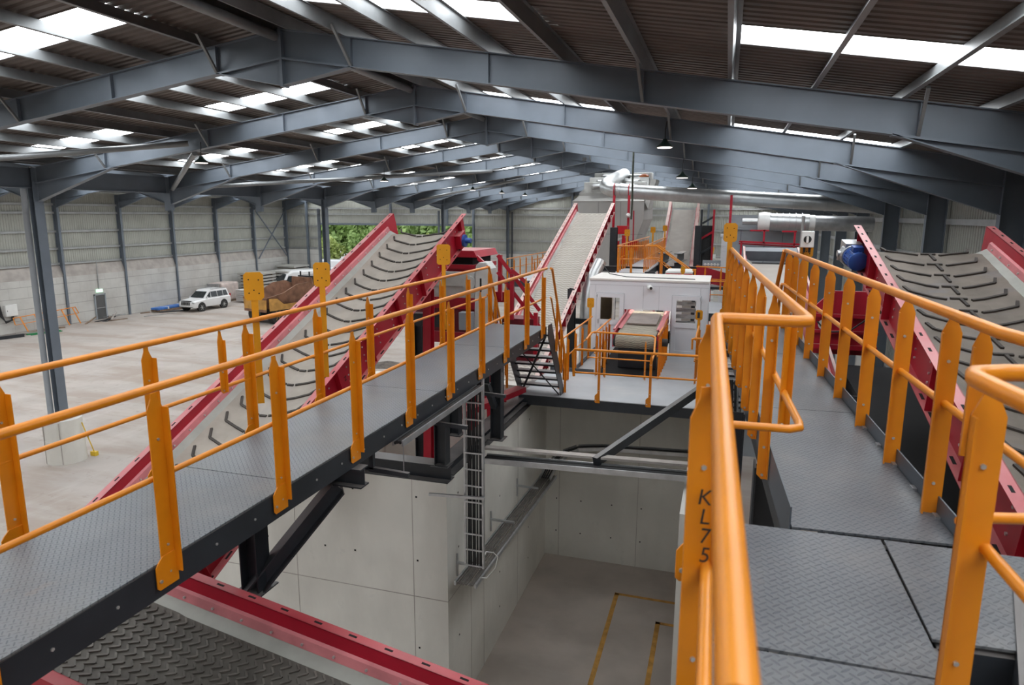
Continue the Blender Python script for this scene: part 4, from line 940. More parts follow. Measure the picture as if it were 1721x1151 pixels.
for (x0, x1), sd_ in ((D1, 1), (D2, -1)):
    d = MB()
    for a, b, z0, z1 in ((x0, x0 + .12, PZ + .02, DZT), (x1 - .12, x1, PZ + .02, DZT), (x0 + .12, x1 - .12, DZT - .12, DZT), (x0 + .12, x1 - .12, 5.72, 5.86), (x0 + .12, x1 - .12, PZ + .02, PZ + .14)): d.box(a, b, CYF - .045, CYF + .03, z0, z1)
    dr = d.build('door', WHITE, t)
    MB().box(x0 - .014, x0, CYF - .004, CYF, PZ, DZT + .014).box(x1, x1 + .014, CYF - .004, CYF, PZ, DZT + .014).box(x0, x1, CYF - .004, CYF, DZT, DZT + .014).build('rubber_seal', mat('grey_joint', (.40, .40, .42)), dr)
    MB().box(x0 + .12, x1 - .12, CYF - .01, CYF + .015, PZ + .14, 5.72).build('lower_panel', WHITE, dr)
    g = bpy.data.materials.get('clear_glass')
    if not g:
        g = bpy.data.materials.new('clear_glass'); g.use_nodes = True; bb = g.node_tree.nodes['Principled BSDF']
        bb.inputs['Transmission Weight'].default_value = 1; bb.inputs['Roughness'].default_value = 0.0; bb.inputs['IOR'].default_value = 1.05
    MB().box(x0 + .12, x1 - .12, CYF - .004, CYF + .004, 5.86, DZT - .12).build('window_pane', g, dr)
    hx = x1 - .06 if sd_ < 0 else x0 + .06
    MB().box(hx - .012, hx + .012, CYF - .07, CYF - .03, 5.74, 5.86).build('handle', GALV, dr)
    for z in (5.1, 6.5): MB().box((x0 if sd_ > 0 else x1) - .02, (x0 if sd_ > 0 else x1) + .02, CYF - .045, CYF - .03, z, z + .1).build('hinge', WHITE, dr)
MB().box(-3.46, -3.12, CYF + .10, CYF + .13, 5.5, 6.6).build('blind', BEIGE, t)
mb = MB()
for k in range(5): mb.box(-1.3, -.7, CYF + .7 + .03 * k, CYF + .74 + .03 * k, 5.5 + .19 * k, 5.62 + .19 * k)
mb.build('louvre_set', GALV, t)
c = thing('security_camera', 'small white security camera on the front of the cabin roof edge', 'camera', (-2.05, CYF - .002, 6.88), (0, 0, R(20))); c.scale = (1.5, 1.5, 1.5)
MB().box(-.04, .04, -.05, .0, -.03, .03).build('bracket', PLAST, c); b_ = MB().lathe((0, -.16, -.02), [(.035, 0), (.045, .03), (.045, .14)], 14, 'y').build('body', PLAST, c, smooth=True)
MB().lathe((0, -.166, -.02), [(.028, 0), (.028, .008)], 12, 'y').build('lens', BLACK, c)
tag(MB().tube([(CX0 + .1, CYB - .3, CZ + .35), (CX0 + .35, CYB - .5, CZ + .08), (CX0 + 1.0, CYF + .5, CZ + .075), (CX1 - .4, CYF + .35, CZ + .075)], .012, 6).build('roof_cable', CABLE, smooth=True), 'black cable lying across the cabin roof', 'cable')
# small conveyor leaving the cabin
cK = thing('belt_conveyor', 'short zigzag belt conveyor poking out of the cabin opening', 'conveyor', (-2.06, 17.35, 5.88), (R(3.5), 0, 0))
mb = MB(); vs = []; hw = .50; n = 2
for y, z in [(3.2, 0), (.0, 0)] + [(-.17 * math.sin(R(a)), -.17 + .17 * math.cos(R(a))) for a in (20, 40, 60, 80, 100, 120, 140, 160, 180)] + [(3.2, -.34)]: vs += [(-hw, y, z), (hw, y, z)]
k = len(vs) // 2; mb.add(vs, [(2 * i, 2 * i + 1, 2 * i + 3, 2 * i + 2) for i in range(k - 1)])
mb.build('belt', mat('zigzag_belt', (.36, .32, .25), .75, 0, .12, 2, extra=chevron_mat(.11, 1.0, .20, (.07, .058, .04))), cK, smooth=True)
MB().cyl((-hw - .06, 0, -.17), (hw + .06, 0, -.17), .15, 20).build('drum', BLACK, cK, smooth=True)
for sg in (-1, 1):
    x = sg * .56; MB().box(x - .02, x + .02, -.12, 3.2, -.30, .06).box(x - .02 + sg * .02, x + .04 + sg * .03, .1, 3.2, .10, .125).build('side_plate', RED, cK)
    MB().prism([(x - .005, .6, .06), (x + .005, .6, .06), (x + .005 - sg * .10, .6, .02), (x - .005 - sg * .10, .6, .02)], (0, 2.6, 0)).build('guard_strip', PINK, cK)
MB().box(-.4, .4, 1.2, 2.6, .02, .06).build('cover_mesh', mat('smoked_cover', (.23, .19, .165), .3, 0, .15, 5), cK)
MB().cyl((.62, .1, -.17), (.80, .1, -.17), .10, 14).build('drive_motor', BLACK, cK, smooth=True)
MB().box(-.5, .5, .4, 2.6, -.98, -.40).build('underframe', DARK, cK)
MB().box(-.92, .6, -.3, 2.6, -1.1, -1.0).build('pit_shade_sheet', SHADOWP, cK)  # added black sheet, darkens the open pit in place of real shade
# ------------------------------------------------------------------ machine below the head of the left chevron conveyor
t = thing('magnet_separator', 'crimson framed separator with silver housing below the left chevron conveyor head', 'machine', (-6.1, 15.1, 0))
for x in (-.95, .85):
    for y in (-.5, .9): MB().ibeam((x * .9, y, 0), (x * .62, y, 6.2), .22, .2, up=(0, 1, 0)).build('leg', RED, t)
for z in (6.1, 6.9): [MB().bar((-1.0, yy, z), (1.0, yy, z), .18, .26).build('cross_beam', RED, t) for yy in (-.55, .95)]
MB().box(-1.0, .75, -.6, 1.0, 6.2, 6.95).build('lower_hopper', mat('dark_crimson', (.14, .006, .014), .5, 0, .15, 3), t)
MB().box(-1.0, .72, -.62, -.2, 7.28, 7.62).box(-.98, .7, -.55, .9, 7.0, 7.3).build('silver_housing', SILVER, t, bevel=.02)
MB().box(-.9, .65, -.52, .9, 7.6, 7.68).box(-.85, .72, -.58, .95, 7.68, 7.78).build('frame_rail', RED, t)
MB().box(-.8, .62, -.45, .8, 7.78, 7.95).build('slot_gap', HOLE, t)
MB().prism([(-.88, -.6, 7.95), (.78, -.6, 7.95), (.70, -.6, 8.10), (-.80, -.6, 8.10)], (0, 1.5, 0)).build('top_beam', RED, t)
MB().prism([(.78, -.6, 8.0), (1.1, -.6, 7.72), (1.1, -.6, 7.62), (.78, -.6, 7.9)], (0, .08, 0)).build('gusset', RED, t)
gd = MB().prism([(.74, -.75, 6.05), (1.04, -.75, 6.05), (1.15, -.75, 7.72), (1.05, -.75, 7.86), (.88, -.75, 7.86), (.80, -.75, 7.78)], (0, .42, 0)).build('drive_guard', SILVER, t, bevel=.02)
MB().box(.90, .94, -.757, -.75, 7.2, 7.5).build('sight_slot', HOLE, gd)
mb = MB().lathe((.60, -.62, 7.38), [(.16, -.06), (.16, .0)], 18, 'y').build('bearing_flange', SILVER, t)
tag(MB().box(-5.62, -5.32, 14.1, 14.32, 6.35, 6.75).build('control_box', GREYB, bevel=.01), 'small grey control box fixed beside the silver drive guard', 'box')
beam('tray_beam', 'grey topped dark beam behind the left walkway beside the control box', (-7.0, 13.7, 6.62), (-5.6, 13.7, 6.62), .28, .25, i=False)
column('dark column behind the left walkway under the grey topped beam', -6.35, 13.6, 0, 6.5, .22)
t = thing('access_ladder', 'crimson stepped guard frame running down right of the silver drive guard', 'ladder', (0, 0, 0))
for a, b in (((-5.2, 15.6, 7.95), (-4.25, 16.0, 6.6)), ((-5.2, 15.6, 7.55), (-4.25, 16.0, 6.2)), ((-4.85, 15.6, 7.6), (-4.5, 15.7, 7.3))): MB().bar(a, b, .06, .09).build('side_bar', RED, t)
for x, z in ((-5.15, 7.95), (-4.85, 7.5), (-4.5, 7.0), (-4.25, 6.6)): MB().bar((x, 15.65, z), (x, 15.65, z - 1.1), .09, .09, up=(0, 1, 0)).build('upright', RED, t)
MB().box(-5.15, -4.35, 15.8, 16.4, 5.3, 6.4).build('chute_body', mat('dark_crimson', (.14, .006, .014)), t)
t = thing('feed_chute', 'crimson splayed chute legs beneath the staircase', 'chute', (-4.6, 13.4, 0))
MB().prism([(-.25, 0, 4.85), (.05, 0, 4.85), (.35, 0, 6.2), (.05, 0, 6.2)], (0, .05, 0)).prism([(-.05, .4, 4.85), (.2, .4, 4.85), (-.15, .4, 6.3), (-.35, .4, 6.3)], (0, .05, 0)).build('leg', RED, t)
MB().bar((-.4, -1.8, 5.0), (.4, .9, 5.05), .25, .12).build('belt_side', RED, t)
# ------------------------------------------------------------------ right hand machinery
t = thing('discharge_hopper', 'dark crimson hopper standing behind the rail right of the right walkway', 'hopper', (1.95, 13.0, 0))
MB().prism([(-.42, 0, 6.5), (.65, 0, 6.5), (.65, 0, 7.62), (-.12, 0, 7.62), (-.42, 0, 7.3)], (0, .06, 0)).build('front_panel', RED, t)
MB().box(-.42, -.36, .06, 1.4, 6.5, 7.3).build('side_panel', RED, t); MB().box(.6, .66, .06, 1.4, 6.5, 7.6).build('side_panel', RED, t)
for x in (-.1, .22): MB().box(x - .02, x + .02, -.06, 0, 6.5, 7.6).build('stiffener', RED, t)
MB().box(-.42, .65, -.08, 0, 7.16, 7.22).box(-.42, .65, -.1, 0, 6.6, 6.68).box(-.42, .65, -.08, .0, 6.88, 6.93).build('stiffener', RED, t)
MB().lathe((-.22, -.02, 7.02), [(.09, 0), (.09, .04)], 20, 'y').build('inspection_cap', SILVER, t)
for x in (-.4, .6): MB().box(x - .08, x + .08, .1, .3, 0, 6.5).build('leg', DARK, t)
rod('loose_cable', 'black cable hanging in a loop across the crimson hopper', 'cable', [(2.5, 12.85, 7.5), (2.35, 12.8, 7.15), (2.1, 12.75, 6.95), (1.75, 12.75, 6.93), (1.6, 12.78, 7.1)], .014, CABLE, 7)
t = thing('shade_infill', 'added black infill standing in for shade beneath the right chevron conveyor', 'machine', (0, 0, 0))
MB().prism([(1.98, 4.6, 4.4), (1.98, 12.6, 4.4), (1.98, 12.6, 6.4), (1.98, 4.6, 6.0)], (1.3, 0, 0)).build('body', SHADOWP, t)  # solid block added to blacken the gap; its colour stands in for shade
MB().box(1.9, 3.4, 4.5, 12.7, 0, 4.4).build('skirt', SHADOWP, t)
tag(MB().tube([(1.35, 13.9, 8.9), (1.38, 14.0, 5.0)], .03, 10).build('vent_pole', GALV, smooth=True), 'thin galvanised pole standing behind the right rail switch box', 'pole')
# second stair down at the right of the cabin platform
t = thing('staircase', 'dark open tread staircase seen below the left rail of the right walkway', 'stairs', (0, 0, 0))
for x in (-.22, .48): MB().prism([(x, 12.0, 6.55), (x, 14.5, 5.0), (x, 14.5, 4.8), (x, 12.0, 6.3)], (.012, 0, 0)).build('stringer', DARK, t)
for k in range(7): MB().box(-.2, .47, 12.3 + .31 * k, 12.52 + .31 * k, 6.24 - .2 * k, 6.28 - .2 * k).build('tread', DARK, t)
t = thing('generator_set', 'black machine frame with round fan right of the cabin', 'machine', (0, 0, 0))
MB().box(-.2, .75, 18.3, 20.6, 4.95, 5.9).build('body', BLACK, t)
MB().lathe((.0, 18.25, 5.75), [(.26, 0), (.3, .03), (.3, .08)], 24, 'y').build('fan_ring', DARK, t)
MB().box(-.25, .4, 17.4, 18.2, 4.95, 5.3).build('tank', SILVER, t, bevel=.03)
for z in (5.4, 5.6): MB().bar((-.2, 17.6, z), (.8, 17.6, z), .03, .03).build('rail_bar', GALV, t)
# ------------------------------------------------------------------ beyond the cabin
FZ = 6.93
t = thing('platform', 'far grey platform with dense amber railings behind the cabin', 'platform', (0, 0, FZ))
MB().box(-3.66, -2.62, 24, 33.5, -.02, 0).build('deck_plate', SMOOTHDECK, t)
MB().box(-3.66, -2.62, 23.96, 24, -.22, -.0).build('edge_channel', DARK, t); MB().box(-2.62, -2.58, 24, 33.5, -.22, 0).build('edge_channel', DARK, t)
MB().prism([(-2.62, 24.0, .05), (-2.3, 24.0, .05), (-1.9, 24.0, -.35), (-1.9, 24.0, -.6), (-2.4, 24.0, -.15), (-2.62, 24.0, -.15)], (0, .04, 0)).build('stair_stringer', DARK, t)
def farail(label, p0, p1, zf, k, hgt=.93, w=.04):
    p0 = Vector(p0); p1 = Vector(p1); d = (p1 - p0); tt = Vector((d.x, d.y, 0)).normalized(); nv = Vector((-tt.y, tt.x, 0))
    if nv.y > 0: nv = -nv
    handrail('handrail', label, [p0, p1], [[p0 - Vector((0, 0, .45)), p1 - Vector((0, 0, .45))]],
             [dict(x=p0.x + d.x * (i + .1) / k, y=p0.y + d.y * (i + .1) / k, zt=p0.z + d.z * (i + .1) / k - .01, zf=p0.z + d.z * (i + .1) / k - hgt, t=tt, n=nv, w=w, foot=False) for i in range(k)], r=.022, rm=.015, seg=8)
farail('amber railing on the left of the far platform behind the cabin', (-3.6, 24.1, 7.86), (-3.5, 33.4, 7.9), FZ, 17, w=.06)
farail('amber railing on the right of the far platform behind the cabin', (-2.66, 24.1, 7.86), (-2.7, 33.4, 7.9), FZ, 17, w=.06)
farail('amber railing across the near end of the far platform', (-3.6, 24.02, 7.84), (-2.7, 24.02, 7.86), FZ, 2, 1.0)
for y, lab in ((24.0, 'nearer'), (24.6, 'farther')):
    handrail('stair_rail', 'amber sloping stair rail right of the far platform, %s of two' % lab, [(-2.6, y, 7.86), (-2.25, y, 7.86), (-1.1, y, 7.05), (-.95, y, 7.05), (-.95, y, 6.6)], [[(-2.6, y, 7.42), (-2.25, y, 7.42), (-1.25, y, 6.7)]],
             [dict(x=-2.1, y=y, zt=7.75, zf=6.72, t=(1, 0, 0), n=(0, -1, 0), w=.025)], r=.022, rm=.016, seg=8)
for x, y, z, lab in ((-3.75, 27.5, 8.22, 'left'), (-3.2, 32.0, 8.25, 'middle'), (-2.8, 33.6, 8.3, 'right')):
    n = fn(x, y); stand('small amber stand above the far platform railing, %s of three' % lab, x, y, 7.0, z, .11, .26, t=(-n.y, n.x, 0), n=n)
x, y = -1.28, 22.9; n = fn(x, y); stand('small amber mounting plate in front of the red lettered box', x, y, 6.4, 7.16, .07, .22, t=(-n.y, n.x, 0), n=n)
t = thing('control_cabinet', 'red cabinet with white lid and white lettering behind the cabin roof', 'cabinet', (-1.42, 23.2, 6.47))
MB().box(-.42, .42, 0, .5, -.3, .55).build('body', REDCLEAN, t); MB().box(-.43, .43, -.01, .51, .55, .60).prism([(-.43, .0, .6), (.43, 0, .6), (.40, .5, .66), (-.36, .5, .66)], (0, 0, .01)).build('lid', PLAST, t)
text('RN', .20, (-.16, -.012, .44), (R(90), 0, 0), TEXTW, t, 'white_lettering', .001)
for x, lab in ((-2.42, 'left'), (-1.80, 'right')):
    t = thing('stub_beam', 'dusty topped steel stub beam on a dark post in front of the distant grey conveyor, %s' % lab, 'beam', (x, 28.0, 7.2), group='stub beams')
    MB().ibeam((0, -.1, 0.02), (.12, 2.2, .02), .36, .26).box(-.13, .13, -.1, .9, .2, .212).build('beam', [DARK], t); MB().prism([(-.13, -.1, .203), (.13, -.1, .203), (.25, 2.2, .203), (-.01, 2.2, .203)], (0, 0, .006)).build('dusty_flange', DUSTCONC, t); MB().box(-.12, .14, .1, .4, -2.2, -.16).build('post', DARK, t)
beam('cross_beam', 'dark cross beam under the two stub beams', (-2.9, 28.4, 6.78), (-.9, 28.4, 6.78), .22, .2)
tag(MB().prism([(-1.6, 26, 6.72), (-1.5, 26, 6.88), (-1.3, 26, 6.92), (-1.12, 26, 6.80), (-1.08, 26, 0), (-1.6, 26, 0)], (0, .5, 0)).build('concrete_block', DUSTCONC), 'dusty rounded cover behind the red lettered cabinet', 'cover')
t = thing('socket_panel', 'grey panel with five pale round sockets right of the cabin roof', 'panel', (-.48, 27, 7.08))
MB().box(-.32, .34, 0, .05, -.16, .16).build('back_board', GREYB, t)
for k in range(5): MB().lathe((-.22 + .115 * k, -.01, 0), [(.05, 0), (.045, -.02), (.02, -.021)], 14, 'y').build('socket', PLAST, t)
handrail('handrail', 'amber rails of the platform right of the cabin roof', [(-.55, 22.5, 6.86), (.35, 22.5, 6.86)], [[(-.55, 22.5, 6.43), (.35, 22.5, 6.43)]], [dict(x=.03, y=22.5, zt=6.85, zf=5.85, t=(1, 0, 0), n=(0, -1, 0), w=.03)], r=.022, rm=.016, seg=8)
handrail('handrail', 'amber rails farther right of the cabin roof below the socket panel', [(-1.0, 26, 7.06), (.4, 26, 7.04)], [[(-1.0, 26, 6.62), (.4, 26, 6.6)]], [dict(x=x, y=26, zt=7.04, zf=6.2, t=(1, 0, 0), n=(0, -1, 0), w=.03, foot=False) for x in (-.66, -.1)], r=.022, rm=.016, seg=8)
t = thing('platform', 'light grey platform deck right of the cabin', 'platform', (0, 0, 5.85)); MB().box(-.5, .9, 22.4, 25.5, -.02, 0).build('deck_plate', SMOOTHDECK, t); MB().box(-.5, .9, 22.36, 22.4, -.25, 0).build('edge_channel', DARK, t)
t = thing('belt_conveyor', 'dark crimson conveyor side sloping down behind the rails right of the cabin roof', 'conveyor', (0, 26.8, 6.45)); MB().prism([(-1.0, 0, .62), (.6, 0, .2), (.6, 0, -.25), (-1.0, 0, .0)], (0, .05, 0)).build('side_plate', RED, t); MB().box(-1.0, .6, .06, .8, -.3, -.2).build('underframe', DARK, t)
t = thing('support_frame', 'black lattice support frame right of the distant grey conveyor', 'frame', (-1.2, 36.6, 0))
for x in (-.05, .55): MB().box(x - .05, x + .05, -.05, .05, 0, 9.2).build('upright', RED if x > 0 else DARK, t)
for k in range(7): MB().bar((0, 0, 4 + .75 * k), (.55, 0, 4.35 + .75 * k), .07, .1).build('lattice_bar', RED if k % 2 else DARK, t)
MB().box(.0, .5, .1, .5, 3.5, 8.4).build('infill', BLACK, t)
tag(MB().box(-1.42, -1.08, 50, 50.4, 0, 7.6).build('blue_tank', BLUET), 'blue upright panel left of the small far doorway', 'panel')
tag(MB().box(-.24, .32, 40, 40.8, 0, 7.75).box(-.30, .36, 39.95, 40.85, 7.75, 7.88).build('far_cabinet', WHITE), 'pale upright cabinet right of the small far doorway', 'cabinet')
t = thing('plank_stack', 'stack of pale slabs glimpsed outside through the small far doorway', 'stack', (-1.6, 76, 0)); 
for k in range(9): MB().box(-1, 1.6, 0, 1.2, .55 * k, .55 * k + .47).build('slab', PLAST, t)
t = thing('signal_arm', 'amber upright barrier arm left of the pale slabs at the small doorway', 'barrier', (-1.35, 60, 0)); MB().bar((0, 0, 4.0), (.35, 0, 6.3), .25, .25).build('arm', YELLOW, t); MB().box(-.6, .5, -.1, .1, 3.8, 4.2).box(-.1, .1, -.1, .1, 0, 4).build('stand', YELLOW, t)
# far left platform
t = thing('platform', 'distant platform with amber rails left of the central conveyor', 'platform', (0, 0, 5.95)); MB().box(-9.6, -8.1, 30, 34, -.02, 0).build('deck_plate', SMOOTHDECK, t); MB().box(-9.6, -8.1, 29.95, 30, -.3, 0).build('edge_channel', DARK, t)
for x in (-9.4, -8.3): MB().box(x - .1, x + .1, 30.2, 30.4, -5.95, -.02).build('leg', DARK, t)
farail('amber railing on the left of the distant platform', (-9.6, 30.1, 6.9), (-8.9, 36.0, 7.0), 5.95, 8)
farail('amber railing on the right of the distant platform', (-8.3, 30.1, 6.9), (-7.9, 36.0, 7.0), 5.95, 8)
# ------------------------------------------------------------------ dust unit and ducts
t = thing('dust_unit', 'large grey dust unit with boxed inlets at the top of the central conveyor', 'dust unit', (0, 34, 0))
MB().prism([(-7.4, 0, 5.2), (-5.6, 0, 5.2), (-4.35, 0, 7.4), (-3.88, 0, 8.7), (-3.88, 0, 9.55), (-7.4, 0, 9.55)], (0, 4.2, 0)).build('body', GREYB if False else mat('grey_unit_sheet', (.42, .41, .39), .5, .1, .05, 1.2), t)
MB().prism([(-7.4, -.02, 9.55), (-3.88, -.02, 9.55), (-4.1, .9, 9.95), (-7.1, .9, 9.95)], (0, 0, .03)).prism([(-7.2, .6, 9.6), (-7.2, 4.2, 9.6), (-7.2, 4.2, 10.75), (-7.2, .6, 9.98)], (3.2, 0, 0)).build('sloped_top', mat('grey_unit_sheet', (.36, .355, .34)), t)
mb = MB()
for x in (-6.1, -5.0): mb.box(x - .006, x + .006, -.004, 0, 7.6, 9.55)
mb.box(-7.4, -3.9, -.004, 0, 7.98, 7.99); mb.build('sheet_seam', DARK, t)
i = 0
for k, y in enumerate((.7, 2.1, 3.5)):
    for sg in (-1, 1):
        xc = -5.45 + sg * 1.05; z = 10.0 + .30 * k
        MB().prism([(xc - .48, y, z), (xc + .48, y, z), (xc + .48, y, z + .52), (xc - .48, y, z + .52)], (0, .75, 0)).build('inlet_box', SILVER, t, bevel=.02)
        MB().tube([(xc, y - .02, z + .28), (xc + sg * -.1, y - .25, z + .3), (xc - sg * .55, y - .22, z + .30), (-5.45, y + .1, z + .42)], .13, 12).build('branch_pipe', DUCTM, t, smooth=True)
MB().prism([(-3.85, .1, 9.5), (-3.62, .1, 10.6), (-3.35, .1, 10.6), (-3.7, .1, 9.2)], (0, 1.6, 0)).build('side_chute', SILVER, t)
t = thing('main_duct', 'large bright round duct crossing from the dust unit to the right wall', 'duct', (0, 0, 0))
dp = [(-5.40, 37.6, 11.05), (-5.45, 33.4, 10.5), (-5.43, 32.2, 10.28), (-5.3, 31.55, 10.12), (-5.0, 31.15, 10.0), (-4.5, 31.0, 9.94), (.35, 31.0, 9.63), (5.2, 31.0, 9.34), (6.2, 31.0, 9.3)]
MB().tube(dp, .31, 28).build('pipe', DUCTM, t, smooth=True)
for x in (-4.6, -3.9, -3.45, -2.6, -1.7, -.7, .3, 1.4, 2.6, 3.8):
    z = 9.94 - (x + 4.5) * .0625; MB().tube([(x - .012, 31, z), (x + .012, 31, z)], .325, 28).build('joint_ring', GALV, t, smooth=True)
for x in (-4.85, -4.2):
    z = 9.97 - (x + 4.85) * .05; MB().tube([(x - .02, 31, z), (x + .02, 31, z)], .33, 24).build('clamp_ring', RED, t, smooth=True)
for x, zb, lab in ((-4.8, 0, 'left'), (-4.15, 0, 'middle'), (.12, 0, 'right')):
    tag(MB().bar((x, 30.62, zb), (x, 30.62, 9.75), .10, .10, up=(0, 1, 0)).build('duct_post', RED), 'thin crimson post under the large bright duct, %s of three' % lab, 'post', 'crimson duct posts')
tag(MB().lathe((-4.15, 30.5, 8.9), [(.02, -.1), (.08, -.06), (.1, 0), (.08, .06), (.02, .1)], 14).build('round_lamp', PLAST, smooth=True), 'small white globe fixed on a crimson post below the duct', 'lamp')
tag(MB().lathe((-4.2, 36.4, 10.84), [(.24, 0), (.24, .06), (.14, .13), (.04, .15)], 16).build('beacon', mat('orange_plastic', (.85, .20, .04), .5, 0, .1, 4)), 'small orange item lying on top of the dust unit inlet box', 'bag')
t = thing('fan_duct', 'second silver ribbed duct over the grey enclosure at right', 'duct', (0, 25.2, 8.70))
MB().tube([(.5, 0, 0), (1.0, 0, 0)], .11, 18).build('inlet_pipe', DUCTM, t, smooth=True)
MB().lathe((0, 0, 0), [(.12, 1.0), (.30, 1.02), (.34, 1.2), (.31, 1.36), (.31, 1.38)], 26, 'x').build('reducer', PLAST, t, smooth=True)
MB().tube([(1.38, 0, 0), (2.62, 0, -.03)], .29, 26).build('pipe', DUCTM, t, smooth=True)
for x in (1.4, 1.6, 1.8, 2.0, 2.2, 2.4): MB().tube([(x - .012, 0, 0), (x + .012, 0, 0)], .305, 26).build('joint_ring', GALV, t, smooth=True)
MB().box(1.5, 2.3, .2, .95, -.285, -.12).build('saddle', GALV, t)
MB().tube([(2.62, 0, -.03), (4.6, .2, -.06)], .25, 24).build('tail_pipe', GALV, t, smooth=True)
MB().lathe((0, 0, -.02), [(.26, 2.62), (.26, 2.8), (.15, 2.84)], 24, 'x').build('white_collar', PLAST, t, smooth=True)
t = thing('grey_enclosure', 'big blue-grey sheet enclosure behind the right walkway', 'enclosure', (0, 26, 0))
MB().box(.15, 2.5, 0, 4, 0, 8.42).build('lower_body', GREYB, t); MB().box(.15, 1.35, -.1, 1.2, 8.42, 8.93).build('upper_box', GREYB, t)
mb = MB()
for x in (.5, 1.3, 1.9): mb.box(x - .006, x + .006, -.004, 0, 5, 8.4)
mb.build('sheet_seam', DARK, t)
t = thing('pipe_gantry', 'thin crimson gantry of pipes in front of the grey enclosure', 'gantry', (0, 24.4, 0))
MB().bar((.42, 0, 8.05), (2.35, 0, 7.98), .06, .06).build('cross_pipe', RED, t); MB().bar((.42, .1, 7.98), (2.3, .1, 7.90), .05, .05).build('cross_pipe', RED, t)
for x, z1 in ((.5, 8.05), (1.2, 8.45), (2.15, 8.4), (2.4, 8.6)): MB().bar((x, 0, 5.5 if x != 1.2 else 8.0), (x, 0, z1), .06, .06, up=(0, 1, 0)).build('upright', RED, t)
MB().bar((.75, 0, 8.42), (1.35, 0, 8.42), .06, .05).bar((1.75, 0, 8.4), (2.2, 0, 8.4), .06, .05).build('saddle', RED, t)
# red pump group below the dust unit
t = thing('spray_pump', 'bright red pump group with upright cylinders right of the central conveyor head', 'pump', (-4.35, 30.0, 6.5))
MB().box(-.2, .25, 0, .4, 1.6, 1.95).build('pump_head', REDCLEAN, t)
for x, h in ((-.15, 1.3), (.12, 1.55)): MB().cyl((x, -.05, .3), (x, -.05, h), .09, 14).build('cylinder', REDCLEAN, t, smooth=True)
MB().box(.3, .7, .1, .5, .9, 1.3).build('motor_block', REDCLEAN, t); MB().prism([(-.3, -.1, 1.3), (.2, -.1, 1.42), (.2, -.1, 1.5), (-.3, -.1, 1.38)], (0, .3, 0)).build('spout', SILVER, t)
MB().box(-.35, .35, -.1, .5, -.1, .3).build('base', GREYB, t); MB().tube([(.55, 0, -.4), (.5, 0, 2.6)], .03, 8).build('riser', RED, t)
# small duct behind cabin, left
tag(MB().tube([(-4.25, 24.4, 7.25), (-4.4, 24.0, 6.8), (-4.52, 23.7, 6.3), (-4.56, 23.5, 5.7), (-4.56, 23.5, 0)], .21, 18).build('flue_pipe', DUCTM, smooth=True), 'bright round pipe bending down beside the left of the cabin', 'pipe')
tag(MB().tube([(-3.42, 26, 11.86), (-3.42, 26, 10.2), (-3.40, 26, 9.4), (-3.42, 26, 8.75)], .035, 8).build('hoist_chain', mat('oiled_chain', (.06, .07, .05), .5, .4, .3, 20)), 'dark hoist chain hanging in front of the dust unit', 'chain')

# ------------------------------------------------------------------ lamps under the rafters
def lamp(x, y, z, label, lit=True):
    t = thing('high_bay_lamp', label, 'lamp', (x, y, z), group='round high bay lamps')
    MB().lathe((0, 0, 0), [(.20, .0), (.205, .03), (.12, .09), (.07, .14), (.05, .2)], 20).build('housing', mat('lamp_green_black', (.012, .028, .022), .4, .2, .1, 5), t, smooth=True)
    MB().lathe((0, 0, -.012), [(.18, 0), (.18, .012)], 20).build('lens', LAMPE, t)
    MB().tube([(0, 0, .2), (0, .02, .42), (.03, 0, .62)], .012, 6).build('hook_cable', BLACK, t)
for x, n, lab in ((-1.58, 1, 'right slope, nearest'), (-1.5, 2, 'right slope, second'), (-1.45, 3, 'right slope, third'), (-15.5, 1, 'left slope, nearest'), (-15.5, 3, 'left slope, second'), (-15.5, 5, 'left slope, third'), (-15.5, 6, 'left slope, fourth'), (-15.5, 7, 'left slope, farthest')):
    lamp(x, FY[n + 7] - .14, {1: 10.55, 2: 10.12, 3: 10.0}[n] if x > -5 else ztop(x) - DEP - .42, 'round dark high bay lamp below the %s' % lab)
tag(MB().box(-4.85, -4.72, 23.72, 23.8, 10.72, 10.83).build('flood_lamp', BLACK), 'tiny black sensor box under the third rafter right of the ridge', 'sensor')
# ------------------------------------------------------------------ along the left wall and on the hall floor
t = struct(thing('door_1', 'grey personnel door in the left wall with pale push bar', 'door', (XW - .02, 44.7, 0)), 'grey personnel door in the left wall with pale push bar', 'door')
DG = mat('grey_door_paint', (.10, .10, .10), .5, 0, .06, 2)
MB().box(0, .05, -.45, .45, .02, 2.05).build('door_leaf', DG, t)
mb = MB().box(0, .09, -.56, -.45, 0, 2.16).box(0, .09, .45, .56, 0, 2.16).box(0, .09, -.56, .56, 2.05, 2.16).build('door_frame', GREYB, t)
MB().box(.05, .10, -.4, .4, .95, 1.0).build('push_bar', GALV, t)
tag(MB().box(XW, XW + .08, 44.4, 45.0, 2.3, 2.55).build('exit_sign', EXITE), 'small lit green and white exit sign above the grey personnel door', 'sign')
tag(MB().bar((XW + .03, 44.7, 2.55), (XW + .03, 44.7, 4.9), .06, .06, up=(0, 1, 0)).build('conduit', GALV), 'grey conduit dropping to the exit sign', 'conduit')
t = thing('electrical_box', 'pale grey electrical box on the left wall fed by thick black cables', 'box', (XW - .0, 36.95, 1.75))
MB().box(0, .22, -.45, .45, -.42, .42).build('body', PLAST, t, bevel=.015); MB().box(.22, .235, -.42, .42, -.39, .39).build('door', PLAST, t); MB().box(.235, .25, -.36, -.33, -.05, .05).build('latch', BLACK, t)
